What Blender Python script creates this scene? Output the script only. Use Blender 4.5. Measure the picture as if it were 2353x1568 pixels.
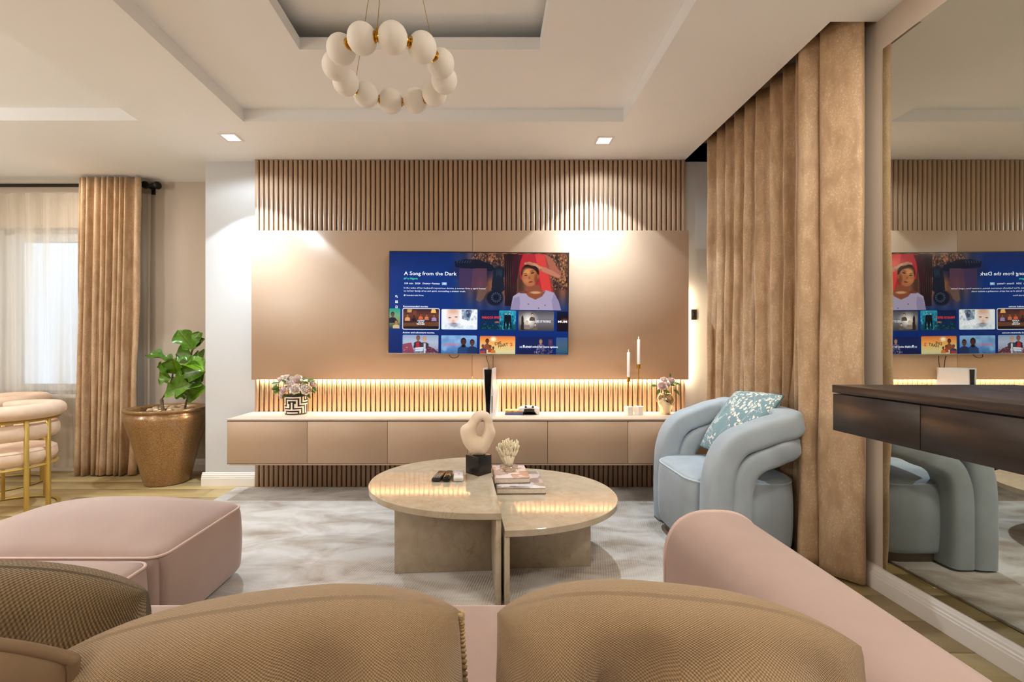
import bpy, bmesh, math, random
import numpy as np
from mathutils import Vector, Matrix, Euler, noise

R = math.radians
rnd = random.Random(7)
for o in list(bpy.data.objects):
    bpy.data.objects.remove(o)
SC = bpy.context.scene
COL = SC.collection

# ------------------------------------------------------------------ camera
CAM_Z = 1.123
F = 1046.0                                   # focal length in pixels of the 2353-wide frame (16 mm)
cd = bpy.data.cameras.new('camera')
cd.lens = 16.0
cd.sensor_width = 36.0
cd.shift_x = 0.024
cd.shift_y = 0.0068
cd.clip_start = 0.02
cam = bpy.data.objects.new('camera', cd)
cam.location = (0, 0, CAM_Z)
cam.rotation_euler = (R(90), 0, 0)
COL.objects.link(cam)
SC.camera = cam


def at(x, y, d):
    """metres of the point seen at photo pixel (x, y) when it stands d metres in front of the camera"""
    return Vector(((x - 1120.0) * d / F, d, CAM_Z + (800.0 - y) * d / F))


# ------------------------------------------------------------------ world, exposure
w = bpy.data.worlds.new('sky')
SC.world = w
w.use_nodes = True
w.node_tree.nodes['Background'].inputs[0].default_value = (0.80, 0.89, 1.0, 1)
w.node_tree.nodes['Background'].inputs[1].default_value = 1.2
SC.view_settings.view_transform = 'Standard'
SC.view_settings.look = 'None'
SC.view_settings.exposure = 0.25
SC.view_settings.gamma = 1.0
SC.view_settings.use_curve_mapping = False

COOL = (0.82, 0.93, 1.0)
WARM = (1.0, 0.89, 0.76)
LED = (1.0, 0.76, 0.46)
ZC = 2.646          # lower ceiling


def spot(name, loc, power, color, size, blend, radius=0.025, rot=(0, 0, 0)):
    l = bpy.data.lights.new(name, 'SPOT')
    l.energy = power
    l.color = color
    l.spot_size = R(size)
    l.spot_blend = blend
    l.shadow_soft_size = radius
    o = bpy.data.objects.new(name, l)
    o.location = loc
    o.rotation_euler = rot
    COL.objects.link(o)
    return o


def area(name, loc, power, color, sx, sy, rot=(0, 0, 0), spread=180):
    l = bpy.data.lights.new(name, 'AREA')
    l.energy = power
    l.color = color
    l.shape = 'RECTANGLE'
    l.size = sx
    l.size_y = sy
    l.spread = R(spread)
    o = bpy.data.objects.new(name, l)
    o.location = loc
    o.rotation_euler = rot
    COL.objects.link(o)
    return o


# recessed downlights: two in view over the media wall, two more out of frame; warm fill added
DOWN_COOL = [(-1.85, 3.285, 100), (0.854, 3.333, 100), (0.90, -0.62, 30), (-2.95, 1.9, 60)]
WARM_FILL = [(1.25, 1.2, 17), (-1.95, 1.2, 9), (-3.1, 0.4, 16), (-3.6, -1.0, 14), (-5.45, 2.6, 14), (-3.6, 3.55, 8),
             (1.5, 0.2, 20), (-2.7, -2.2, 14)]
for x, y, p in DOWN_COOL:
    spot('downlight_beam', (x, y, ZC - 0.012), p * 0.46, COOL, 92, 0.09)
    spot('downlight_core', (x, y, ZC - 0.012), p * 0.78, COOL, 84, 0.85)
    spot('downlight_spill', (x, y, ZC - 0.012), p * 0.14, COOL, 158, 0.35, 0.03)
for x, y, p in WARM_FILL:  # unseen warm areas without fixtures, added to lift the ambient
    area('warm_fill_light', (x, y, ZC - 0.012), p, WARM, 0.22, 0.22)
# warm LED strips behind the floating media panel
area('led_strip_light', (-0.14, 3.661, 0.884), 48, LED, 3.40, 0.010, (R(8), 0, 0))
area('led_strip_light', (1.604, 3.658, 1.22), 2.4, LED, 0.008, 0.75, Vector((0.35, 1, 0)).to_track_quat('-Z', 'Y').to_euler())


# ------------------------------------------------------------------ materials
def lin(c):
    if isinstance(c, str):
        c = c.lstrip('#')
        c = [int(c[i:i + 2], 16) / 255 for i in (0, 2, 4)]
    return tuple((v / 12.92 if v <= 0.04045 else ((v + 0.055) / 1.055) ** 2.4) for v in c)


class N:
    """small node-tree helper"""
    def __init__(s, name):
        s.m = bpy.data.materials.new(name)
        s.m.use_nodes = True
        s.t = s.m.node_tree
        s.b = s.t.nodes['Principled BSDF']
        s.out = s.t.nodes['Material Output']

    def n(s, typ, **kw):
        nd = s.t.nodes.new(typ)
        for k, v in kw.items():
            setattr(nd, k, v)
        return nd

    def l(s, a, b):
        s.t.links.new(a, b)

    def coord(s, kind='Object', scale=(1, 1, 1), rot=(0, 0, 0)):
        tc = s.n('ShaderNodeTexCoord')
        mp = s.n('ShaderNodeMapping')
        mp.inputs['Scale'].default_value = scale
        mp.inputs['Rotation'].default_value = rot
        s.l(tc.outputs[kind], mp.inputs[0])
        return mp.outputs[0]

    def noise(s, vec, scale, detail=3, rough=0.55, dist=0.0):
        nd = s.n('ShaderNodeTexNoise')
        nd.inputs['Scale'].default_value = scale
        nd.inputs['Detail'].default_value = detail
        nd.inputs['Roughness'].default_value = rough
        nd.inputs['Distortion'].default_value = dist
        if vec is not None:
            s.l(vec, nd.inputs['Vector'])
        return nd.outputs['Fac']

    def ramp(s, fac, stops):
        nd = s.n('ShaderNodeValToRGB')
        e = nd.color_ramp.elements
        while len(e) < len(stops):
            e.new(0.5)
        for i, (p, c) in enumerate(stops):
            e[i].position = p
            e[i].color = (*c, 1) if len(c) == 3 else c
        s.l(fac, nd.inputs[0])
        return nd.outputs[0]

    def mix(s, fac, a, b, mode='MIX'):
        nd = s.n('ShaderNodeMix', data_type='RGBA', blend_type=mode)
        for sock, v in ((nd.inputs[0], fac), (nd.inputs[6], a), (nd.inputs[7], b)):
            if hasattr(v, 'links') or hasattr(v, 'is_linked'):
                s.l(v, sock)
            elif isinstance(v, (int, float)):
                sock.default_value = v
            else:
                sock.default_value = (*v[:3], 1)
        return nd.outputs[2]

    def math(s, op, a, b=None):
        nd = s.n('ShaderNodeMath', operation=op)
        for i, v in enumerate((a, b)):
            if v is None:
                continue
            if isinstance(v, (int, float)):
                nd.inputs[i].default_value = v
            else:
                s.l(v, nd.inputs[i])
        return nd.outputs[0]

    def bump(s, h, strength=0.2, dist=0.01):
        nd = s.n('ShaderNodeBump')
        nd.inputs['Strength'].default_value = strength
        nd.inputs['Distance'].default_value = dist
        s.l(h, nd.inputs['Height'])
        s.l(nd.outputs[0], s.b.inputs['Normal'])

    def set(s, **kw):
        for k, v in kw.items():
            sock = s.b.inputs[k.replace('_', ' ')]
            if hasattr(v, 'is_linked'):
                s.l(v, sock)
            elif isinstance(v, (tuple, list)) and len(v) == 3 and sock.type == 'RGBA':
                sock.default_value = (*v, 1)
            else:
                sock.default_value = v
        return s


def plain(name, c, rough=0.5, metal=0.0, spec=0.5, var=0.0, vscale=6.0, bump=0.0, bscale=80.0, coat=0.0, sheen=0.0, trans=0.0):
    k = N(name)
    c = lin(c)
    v = k.coord('Object')
    if var > 0:
        f = k.noise(v, vscale, 4)
        lo = tuple(x * (1 - var) for x in c)
        hi = tuple(min(1, x * (1 + var)) for x in c)
        k.set(Base_Color=k.ramp(f, [(0.3, lo), (0.7, hi)]))
    else:
        k.set(Base_Color=c)
    if bump > 0:
        k.bump(k.noise(v, bscale, 3), bump, 0.004)
    k.set(Roughness=rough, Metallic=metal, Specular_IOR_Level=spec)
    if coat:
        k.set(Coat_Weight=coat, Coat_Roughness=0.08)
    if sheen:
        k.set(Sheen_Weight=sheen, Sheen_Roughness=0.4)
        k.b.inputs['Sheen Tint'].default_value = (*[min(1, x * 1.3) for x in c], 1)
    if trans:
        k.set(Transmission_Weight=trans)
    return k.m


M = {}
M['ceiling'] = plain('ceiling_paint', '#F2F4F7', 0.75, spec=0.25, var=0.015, vscale=1.2, bump=0.05, bscale=60)
M['wall'] = plain('wall_paint', '#C2B5A7', 0.7, spec=0.25, var=0.02, vscale=1.5, bump=0.08, bscale=40)
M['white_wall'] = plain('white_wall_paint', '#CBCCCE', 0.6, spec=0.3, var=0.015, vscale=2, bump=0.12, bscale=26)
M['trim'] = plain('white_trim', '#EDE7E2', 0.35, bump=0.03, bscale=30)
M['panel'] = plain('beige_laminate', '#B9A08A', 0.36, spec=0.4, var=0.03, vscale=2.0, bump=0.02, bscale=200)
M['cabinet'] = plain('beige_lacquer', '#B59A82', 0.40, spec=0.4, var=0.02, vscale=2.0)
M['cabinet_top'] = plain('pale_worktop', '#CBBAAC', 0.35, spec=0.4, var=0.03, vscale=3.0)
M['groove'] = plain('dark_groove', '#5A4433', 0.8, spec=0.1)
M['gold'] = plain('brushed_gold', '#C79A3F', 0.25, 1.0, var=0.06, vscale=60)
M['gold_paint'] = plain('gold_frame', '#CBAF62', 0.32, 0.55, var=0.06, vscale=14)
M['black'] = plain('black_satin', '#171412', 0.28, var=0.1, vscale=20)
M['black_gloss'] = plain('black_gloss', '#0B0B0E', 0.08, var=0.1, vscale=20)
M['black_metal'] = plain('black_iron', '#1C1815', 0.4, 0.5, var=0.1, vscale=20)
M['silver'] = plain('silver_bezel', '#A9A6A4', 0.3, 0.9, var=0.05, vscale=20)
M['white_plastic'] = plain('white_plastic', '#E4E3E6', 0.25, var=0.02, vscale=8)
M['wax'] = plain('white_wax', '#F0ECE8', 0.4, var=0.02, vscale=30)
M['white_marble'] = plain('white_stone', '#E8E1DB', 0.35, var=0.05, vscale=25)
M['chrome'] = plain('pale_gold_mirror', '#D8CBAA', 0.06, 1.0, var=0.05, vscale=25)
M['velvet_pink'] = plain('blush_velvet', '#A58F87', 0.75, spec=0.2, var=0.07, vscale=3.5, bump=0.1, bscale=260, sheen=0.45)
M['velvet_pink'].node_tree.nodes['Principled BSDF'].inputs['Sheen Tint'].default_value = (0.80, 0.78, 0.82, 1)
M['velvet_arm'] = M['velvet_pink']
M['piping'] = plain('blush_piping', '#C9B0A6', 0.7, spec=0.2, var=0.05, vscale=20)
M['velvet_blue'] = plain('pale_blue_velvet', '#A2AEB8', 0.7, spec=0.2, var=0.10, vscale=5, bump=0.1, bscale=240, sheen=0.5)
M['blue_piping'] = plain('pale_blue_piping', '#B5C3CD', 0.7, spec=0.2, var=0.05, vscale=20)
M['velvet_cream'] = plain('cream_velvet', '#DCC3AE', 0.75, spec=0.2, var=0.12, vscale=9, bump=0.1, bscale=240, sheen=0.4)
M['satin'] = plain('brown_satin', '#7A6249', 0.55, spec=0.3, var=0.15, vscale=6, bump=0.15, bscale=120)
M['cord'] = plain('straw_cord', '#BBA07A', 0.8, spec=0.2, var=0.15, vscale=60)
M['stem'] = plain('plant_stem', '#6E5B45', 0.7, var=0.2, vscale=40)
M['pebble'] = plain('cream_pebble', '#CDB596', 0.7, var=0.15, vscale=30)
M['soil'] = plain('dark_soil', '#4A3524', 0.9, var=0.3, vscale=50)
M['globe'] = plain('frosted_globe', '#F6F2EC', 0.5, spec=0.3, var=0.02, vscale=9)
k = M['globe']
kb = k.node_tree.nodes['Principled BSDF']
kb.inputs['Subsurface Weight'].default_value = 0.35
kb.inputs['Subsurface Radius'].default_value = (0.05, 0.045, 0.04)
M['paper'] = plain('book_pages', '#D9CDBD', 0.8, var=0.08, vscale=80)
M['leaf_dark'] = plain('dark_leaf', '#5C7A34', 0.45, var=0.2, vscale=30)
M['bloom'] = plain('blush_petal', '#F9EAE0', 0.7, spec=0.2, var=0.08, vscale=50, sheen=0.2)
M['bloom_pink'] = plain('pink_petal', '#F0D6D2', 0.7, spec=0.2, var=0.1, vscale=50, sheen=0.2)
M['bloom_centre'] = plain('petal_centre', '#B98F74', 0.7, var=0.1, vscale=60)
M['coral'] = plain('ivory_coral', '#F3E9CC', 0.55, spec=0.3, var=0.08, vscale=40, bump=0.3, bscale=220)
M['sculpture'] = plain('matt_cream_plaster', '#E6D3BD', 0.6, spec=0.25, var=0.04, vscale=14, bump=0.05, bscale=60)
M['orange_box'] = plain('amber_print', '#C79A5C', 0.4, var=0.4, vscale=40)
M['blue_box'] = plain('blue_print', '#4A5590', 0.4, var=0.15, vscale=40)
M['glass_smoke'] = plain('clear_acrylic', '#F4EFE6', 0.03, trans=0.92)
M['pane'] = plain('window_glass', '#F2F7FA', 0.0, trans=1.0)
M['pane'].node_tree.nodes['Principled BSDF'].inputs['IOR'].default_value = 1.02
M['window_frame'] = plain('white_window_frame', '#C9D0D8', 0.4, var=0.02, vscale=4)

# lamp lens
k = N('lamp_lens')
k.set(Base_Color=(1, 1, 1), Emission_Color=(0.93, 0.97, 1.0), Emission_Strength=9.0)
M['lens'] = k.m
k = N('led_strip_glow')
k.set(Base_Color=(1, 1, 1), Emission_Color=(1.0, 0.80, 0.50), Emission_Strength=7.0)
M['led'] = k.m
k = N('candle_tip')
k.set(Base_Color=lin('#F2E6D2'), Roughness=0.3, Subsurface_Weight=0.5)
M['tip'] = k.m

# slat laminate: faint vertical grain, each slat a touch different
k = N('slat_laminate')
v = k.coord('Object', (60, 60, 1.2))
oi = k.n('ShaderNodeObjectInfo')
g = k.ramp(k.noise(v, 1.5, 4), [(0.3, lin('#AC8F76')), (0.7, lin('#BA9E86'))])
k.set(Base_Color=k.mix(0.12, g, k.ramp(oi.outputs['Random'], [(0, lin('#8F7158')), (1, lin('#C3A48A'))])), Roughness=0.30, Specular_IOR_Level=0.5)
M['slat'] = k.m

# floor planks
k = N('oak_plank')
v = k.coord('Object', (1.0, 9, 9))
oi = k.n('ShaderNodeObjectInfo')
off = k.n('ShaderNodeVectorMath', operation='ADD')
k.l(v, off.inputs[0])
cmb = k.n('ShaderNodeCombineXYZ')
mm = k.math('MULTIPLY', oi.outputs['Random'], 37.0)
k.l(mm, cmb.inputs[0]); k.l(mm, cmb.inputs[1])
k.l(cmb.outputs[0], off.inputs[1])
f = k.noise(off.outputs[0], 2.2, 6, 0.62, 0.8)
g = k.ramp(f, [(0.25, lin('#8C7448')), (0.5, lin('#B39C6E')), (0.75, lin('#CBB78C'))])
k.set(Base_Color=k.mix(0.5, g, k.ramp(oi.outputs['Random'], [(0, lin('#927C52')), (1, lin('#C2B07E'))])), Roughness=0.34, Specular_IOR_Level=0.45)
k.bump(f, 0.06, 0.004)
M['plank'] = k.m

# rug: silvery carved pile
k = N('silver_carved_rug')
v = k.coord('Object')
big = k.noise(k.coord('Object', (1.0, 2.2, 1), (0, 0, 0.3)), 2.6, 5, 0.62, 0.7)
wv = k.n('ShaderNodeTexWave', wave_type='BANDS', bands_direction='X')
wv.inputs['Scale'].default_value = 26.0
wv.inputs['Distortion'].default_value = 1.6
wv.inputs['Detail'].default_value = 2.0
wv.inputs['Detail Scale'].default_value = 0.6
k.l(k.coord('Object', (1, 1, 1), (0, 0, 0.22)), wv.inputs['Vector'])
base = k.ramp(big, [(0.33, lin('#9F9286')), (0.46, lin('#BBB5AF')), (0.62, lin('#CAC8C6'))])
msk = k.ramp(big, [(0.38, (1, 1, 1)), (0.6, (0.12, 0.12, 0.12))])
rib = k.math('MULTIPLY', wv.outputs['Fac'], msk)
k.set(Base_Color=k.mix(k.math('MULTIPLY', rib, 0.45), base, lin('#8C7E70')), Roughness=0.9, Specular_IOR_Level=0.15, Sheen_Weight=0.3)
h = k.math('ADD', k.math('MULTIPLY', rib, -0.8), k.math('MULTIPLY', k.noise(v, 160, 2), 0.5))
k.bump(h, 0.5, 0.006)
M['rug'] = k.m

# crushed velvet curtains with small pale flecks
k = N('crushed_velvet_curtain')
f1 = k.noise(k.coord('Object', (16, 16, 6)), 1.0, 4, 0.6, 0.3)
f2 = k.noise(k.coord('Object', (95, 95, 60)), 1.7, 3, 0.75, 0.6)
fleck = k.ramp(f2, [(0.53, (0, 0, 0)), (0.64, (1, 1, 1))])
big = k.ramp(f1, [(0.35, lin('#AC8E6E')), (0.65, lin('#C2A484'))])
fl = k.math('MULTIPLY', fleck, k.ramp(f1, [(0.38, (0, 0, 0)), (0.55, (0.8, 0.8, 0.8))]))
k.set(Base_Color=k.mix(fl, big, lin('#DCC4A2')), Roughness=0.52, Specular_IOR_Level=0.4, Sheen_Weight=0.5, Sheen_Roughness=0.35)
k.b.inputs['Sheen Tint'].default_value = (*lin('#E2C39C'), 1)
k.bump(f2, 0.2, 0.004)
M['curtain'] = k.m

# sheer
k = N('sheer_voile')
tr = k.n('ShaderNodeBsdfTransparent')
df = k.n('ShaderNodeBsdfDiffuse')
tl = k.n('ShaderNodeBsdfTranslucent')
for nd in (df, tl):
    nd.inputs['Color'].default_value = (*lin('#EFE8DC'), 1)
a1 = k.n('ShaderNodeMixShader'); a1.inputs[0].default_value = 0.5
a2 = k.n('ShaderNodeMixShader'); a2.inputs[0].default_value = 0.58
k.l(df.outputs[0], a1.inputs[1]); k.l(tl.outputs[0], a1.inputs[2])
k.l(k.ramp(k.noise(k.coord('Object', (1, 1, 0.06)), 5.5, 2), [(0.34, (0.42,) * 3), (0.62, (0.88,) * 3)]), a2.inputs[0])
k.l(tr.outputs[0], a2.inputs[1]); k.l(a1.outputs[0], a2.inputs[2])
k.l(a2.outputs[0], k.out.inputs[0])
M['sheer'] = k.m

# beige marble with fine brown veins
k = N('cream_marble')
v = k.coord('Object')
n1 = k.noise(v, 5.5, 7, 0.66, 1.8)
n2 = k.noise(v, 15, 5, 0.6, 0.8)
vein = k.ramp(n1, [(0.478, (0, 0, 0)), (0.492, (1, 1, 1)), (0.506, (0, 0, 0))])
brk = k.ramp(k.noise(v, 8, 2), [(0.45, (0, 0, 0)), (0.62, (1, 1, 1))])
body = k.ramp(n2, [(0.25, lin('#AF9F86')), (0.5, lin('#B9AB95')), (0.75, lin('#C2B6A3'))])
k.set(Base_Color=k.mix(k.math('MULTIPLY', k.math('MULTIPLY', vein, brk), 0.5), body, lin('#8C6A45')), Roughness=0.07, Specular_IOR_Level=0.5)
M['marble'] = k.m

# dark walnut
k = N('dark_walnut')
f = k.noise(k.coord('Object', (14, 1.6, 14)), 2.0, 5, 0.6, 0.6)
k.set(Base_Color=k.ramp(f, [(0.3, lin('#2B2421')), (0.7, lin('#3D332E'))]), Roughness=0.36, Specular_IOR_Level=0.45)
k.bump(f, 0.05, 0.002)
M['walnut'] = k.m

# mirror
k = N('mirror_silver')
k.set(Base_Color=(0.66, 0.67, 0.61), Metallic=1.0, Roughness=0.0)
M['mirror'] = k.m

# bronze speckled glaze of the planter
k = N('bronze_speckled_glaze')
sp = k.noise(k.coord('Object', (1, 1, 1.6)), 130, 3, 0.7)
lo = k.noise(k.coord('Object'), 4, 3)
c = k.ramp(sp, [(0.35, lin('#6E4E31')), (0.52, lin('#9A7649')), (0.68, lin('#C7A36A'))])
k.set(Base_Color=k.mix(k.math('MULTIPLY', lo, 0.5), c, lin('#8A6448')), Roughness=0.3, Metallic=0.25, Specular_IOR_Level=0.6, Coat_Weight=0.35, Coat_Roughness=0.12)
M['glaze'] = k.m

# fiddle leaf: pale veins by UV
k = N('fiddle_leaf')
tc = k.n('ShaderNodeTexCoord')
sx = k.n('ShaderNodeSeparateXYZ')
k.l(tc.outputs['UV'], sx.inputs[0])
cu = k.math('ABSOLUTE', k.math('SUBTRACT', sx.outputs[0], 0.5))
mid = k.math('LESS_THAN', cu, 0.025)
side = k.math('LESS_THAN', k.math('FRACT', k.math('MULTIPLY', k.math('SUBTRACT', sx.outputs[1], k.math('MULTIPLY', cu, 0.55)), 6.0)), 0.09)
vv = k.math('MAXIMUM', mid, k.math('MULTIPLY', side, 0.7))
oi = k.n('ShaderNodeObjectInfo')
gr = k.ramp(k.noise(k.coord('UV', (3, 4, 1)), 2.0, 3), [(0.3, lin('#34600F')), (0.7, lin('#568619'))])
gr = k.mix(0.35, gr, k.ramp(oi.outputs['Random'], [(0, lin('#1F4A16')), (1, lin('#82B021'))]))
k.set(Base_Color=k.mix(vv, gr, lin('#4A5512')), Roughness=0.28, Specular_IOR_Level=0.5, Transmission_Weight=0.0)
k.bump(vv, 0.25, 0.003)
M['fiddle'] = k.m

# waffle weave of the big pillows, by UV
def weave(name, lo, hi, fu, fv, strength=0.6):
    k = N(name)
    tc = k.n('ShaderNodeTexCoord')
    sx = k.n('ShaderNodeSeparateXYZ')
    k.l(tc.outputs['UV'], sx.inputs[0])
    a = k.math('SINE', k.math('MULTIPLY', sx.outputs[0], fu))
    b = k.math('SINE', k.math('MULTIPLY', sx.outputs[1], fv))
    h = k.math('ADD', k.math('MULTIPLY', k.math('MULTIPLY', a, b), 0.5), 0.5)
    big = k.noise(k.coord('Object'), 5, 4)
    hh = k.math('ADD', k.math('MULTIPLY', h, 0.75), k.math('MULTIPLY', big, 0.3))
    k.set(Base_Color=k.ramp(hh, [(0.1, lin(lo)), (0.9, lin(hi))]), Roughness=0.85, Specular_IOR_Level=0.15, Sheen_Weight=0.25)
    k.bump(h, strength, 0.003)
    return k.m


M['waffle'] = weave('taupe_waffle_weave', '#80664A', '#B99C77', 1000, 1000)
M['knit'] = weave('brown_ribbed_knit', '#5D4930', '#8F7753', 620, 360, 0.9)

# blossom print of the armchair pillow
k = N('teal_blossom_print')
v = k.coord('UV')
vo = k.n('ShaderNodeTexVoronoi', feature='F1')
vo.inputs['Scale'].default_value = 40
k.l(v, vo.inputs['Vector'])
clus = k.noise(v, 4.2, 2, 0.5, 0.6)
flo = k.math('MULTIPLY', k.math('LESS_THAN', vo.outputs['Distance'], 0.42), k.math('GREATER_THAN', clus, 0.45))
cen = k.math('LESS_THAN', vo.outputs['Distance'], 0.13)
br = k.noise(v, 3.2, 3, 0.5, 1.4)
branch = k.math('MULTIPLY', k.math('LESS_THAN', k.math('ABSOLUTE', k.math('SUBTRACT', br, 0.47)), 0.007), 0.7)
c = k.mix(branch, lin('#75929A'), lin('#C7CFCB'))
c = k.mix(flo, c, lin('#E5E0D6'))
c = k.mix(k.math('MULTIPLY', k.math('MULTIPLY', flo, cen), 0.8), c, lin('#BFA27C'))
k.set(Base_Color=c, Roughness=0.6, Specular_IOR_Level=0.25, Sheen_Weight=0.2)
M['blossom'] = k.m
M['teal'] = plain('teal_piping', '#3F5A60', 0.7, var=0.1, vscale=20)

# book covers
k = N('pink_leaf_print_cover')
n1 = k.noise(k.coord('Object'), 16, 2, 0.4, 0.9)
k.set(Base_Color=k.ramp(n1, [(0.52, lin('#E4D2CF')), (0.55, lin('#C99F85')), (0.72, lin('#B98A6D'))]), Roughness=0.35)
M['cover_pink'] = k.m
k = N('interior_photo_cover')
vo = k.n('ShaderNodeTexVoronoi', feature='F1', distance='CHEBYCHEV')
vo.inputs['Scale'].default_value = 15
k.l(k.coord('Object'), vo.inputs['Vector'])
sp_ = k.n('ShaderNodeSeparateColor')
k.l(vo.outputs['Color'], sp_.inputs[0])
k.set(Base_Color=k.ramp(sp_.outputs[0], [(0.1, lin('#8E7F7C')), (0.4, lin('#CDC3C2')), (0.6, lin('#DCD2CF')), (0.9, lin('#A89488'))]), Roughness=0.35)
M['cover_photo'] = k.m

# vase tiles
M['vase_white'] = plain('vase_cream_glaze', '#E9DFD0', 0.25, var=0.02, vscale=20)
M['vase_black'] = plain('vase_black_glaze', '#1D1613', 0.25, var=0.05, vscale=20)

# TV screen: colours live on the picture mesh, the screen gives off light
k = N('television_picture')
ca = k.n('ShaderNodeVertexColor')
ca.layer_name = 'picture'
k.set(Base_Color=(0.004, 0.004, 0.006), Roughness=0.12, Specular_IOR_Level=0.16, Emission_Strength=0.9)
k.l(ca.outputs['Color'], k.b.inputs['Emission Color'])
M['picture'] = k.m


def scr(c, s=1.0):
    k = N('screen_lettering')
    k.set(Base_Color=(0.01, 0.01, 0.01), Roughness=0.1, Emission_Color=lin(c), Emission_Strength=s)
    return k.m


M['txt_white'] = scr('#F2F6FF')
M['txt_green'] = scr('#3FE3B4')
M['txt_red'] = scr('#E8302A')
M['txt_dark'] = scr('#3A2A1C')
M['txt_rose'] = scr('#D0506A')
M['txt_grey'] = scr('#9FB4D8')


# ------------------------------------------------------------------ mesh helpers
def link(o, parent=None):
    COL.objects.link(o)
    if parent is not None:
        o.parent = parent
    return o


def mk(name, verts, faces, mat, parent=None, smooth=True, angle=40, uvs=None, loc=(0, 0, 0), rot=(0, 0, 0), fmats=None):
    me = bpy.data.meshes.new(name)
    me.from_pydata([tuple(v) for v in verts], [], faces)
    mats = mat if isinstance(mat, (list, tuple)) else [mat]
    for m in mats:
        me.materials.append(m)
    if fmats is not None:
        me.polygons.foreach_set('material_index', fmats)
    if uvs is not None:
        lay = me.uv_layers.new(name='uv')
        li = np.empty(len(me.loops), dtype=np.int32)
        me.loops.foreach_get('vertex_index', li)
        lay.data.foreach_set('uv', np.asarray(uvs, dtype=np.float32)[li].ravel())
    if smooth:
        me.polygons.foreach_set('use_smooth', [True] * len(me.polygons))
        if angle < 180:
            me.set_sharp_from_angle(angle=R(angle))
    me.update()
    o = bpy.data.objects.new(name, me)
    o.location = loc
    o.rotation_euler = rot
    return link(o, parent)


def bmo(name, bm, mat, parent=None, smooth=True, angle=40, loc=(0, 0, 0), rot=(0, 0, 0)):
    bmesh.ops.recalc_face_normals(bm, faces=bm.faces)
    me = bpy.data.meshes.new(name)
    bm.to_mesh(me)
    bm.free()
    me.materials.append(mat)
    if smooth:
        me.polygons.foreach_set('use_smooth', [True] * len(me.polygons))
        if angle < 180:
            me.set_sharp_from_angle(angle=R(angle))
    o = bpy.data.objects.new(name, me)
    o.location = loc
    o.rotation_euler = rot
    return link(o, parent)


def addbox(bm, x0, x1, y0, y1, z0, z1, r=0.0, seg=2):
    vs = [bm.verts.new((x, y, z)) for z in (z0, z1) for y in (y0, y1) for x in (x0, x1)]
    fs = [bm.faces.new([vs[i] for i in q]) for q in ((0, 1, 3, 2), (4, 6, 7, 5), (0, 4, 5, 1), (2, 3, 7, 6), (0, 2, 6, 4), (1, 5, 7, 3))]
    bmesh.ops.recalc_face_normals(bm, faces=fs)
    if r > 0:
        es = list({e for f in fs for e in f.edges})
        bmesh.ops.bevel(bm, geom=es, offset=r, segments=seg, affect='EDGES', profile=0.5)
    return bm


def box(name, b, mat, parent=None, r=0.0, seg=2, loc=(0, 0, 0), rot=(0, 0, 0)):
    bm = bmesh.new()
    addbox(bm, *b, r=r, seg=seg)
    return bmo(name, bm, mat, parent, smooth=r > 0, angle=50, loc=loc, rot=rot)


def boxes(name, bl, mat, parent=None, r=0.0, loc=(0, 0, 0), rot=(0, 0, 0)):
    bm = bmesh.new()
    for b in bl:
        addbox(bm, *b, r=r, seg=1)
    return bmo(name, bm, mat, parent, smooth=False, loc=loc, rot=rot)


def tube_geo(path, rad, n=10, closed=False, caps=True, ell=None, up=None):
    """tube of radius rad (number or list) along path; ell=(a, b) scales the section across / along the fixed normal up"""
    P = [Vector(p) for p in path]
    m = len(P)
    rr = rad if isinstance(rad, (list, tuple)) else [rad] * m
    T = []
    for i in range(m):
        a = P[(i - 1) % m] if (closed or i > 0) else P[i]
        b = P[(i + 1) % m] if (closed or i < m - 1) else P[i]
        T.append((b - a).normalized())
    ref = Vector(up) if up is not None else (Vector((0, 0, 1)) if abs(T[0].z) < 0.9 else Vector((1, 0, 0)))
    V, Fc = [], []
    u = None
    for i in range(m):
        if up is not None:
            s = T[i].cross(ref)
            s = s.normalized() if s.length > 1e-6 else Vector((1, 0, 0))
            q = s.cross(T[i]).normalized()
        else:
            if u is None:
                u = (ref - T[i] * ref.dot(T[i])).normalized()
            else:
                u = (u - T[i] * u.dot(T[i]))
                u = u.normalized() if u.length > 1e-6 else ref
            q = u
            s = T[i].cross(q).normalized()
        ea, eb = ell if ell else (1, 1)
        for j in range(n):
            t = 2 * math.pi * j / n
            V.append(P[i] + s * (math.cos(t) * rr[i] * ea) + q * (math.sin(t) * rr[i] * eb))
    for i in range(m if closed else m - 1):
        i2 = (i + 1) % m
        for j in range(n):
            j2 = (j + 1) % n
            Fc.append((i * n + j, i * n + j2, i2 * n + j2, i2 * n + j))
    if caps and not closed:
        Fc.append(tuple(reversed(range(n))))
        Fc.append(tuple((m - 1) * n + j for j in range(n)))
    return V, Fc


def merge(*geos):
    V, Fc = [], []
    for v, f in geos:
        b = len(V)
        V += list(v)
        Fc += [tuple(i + b for i in q) for q in f]
    return V, Fc


def tube(name, path, rad, mat, parent=None, n=10, closed=False, **kw):
    ell = kw.pop('ell', None); up = kw.pop('up', None)
    V, Fc = tube_geo(path, rad, n, closed, True, ell, up)
    return mk(name, V, Fc, mat, parent, angle=60, **kw)


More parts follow.
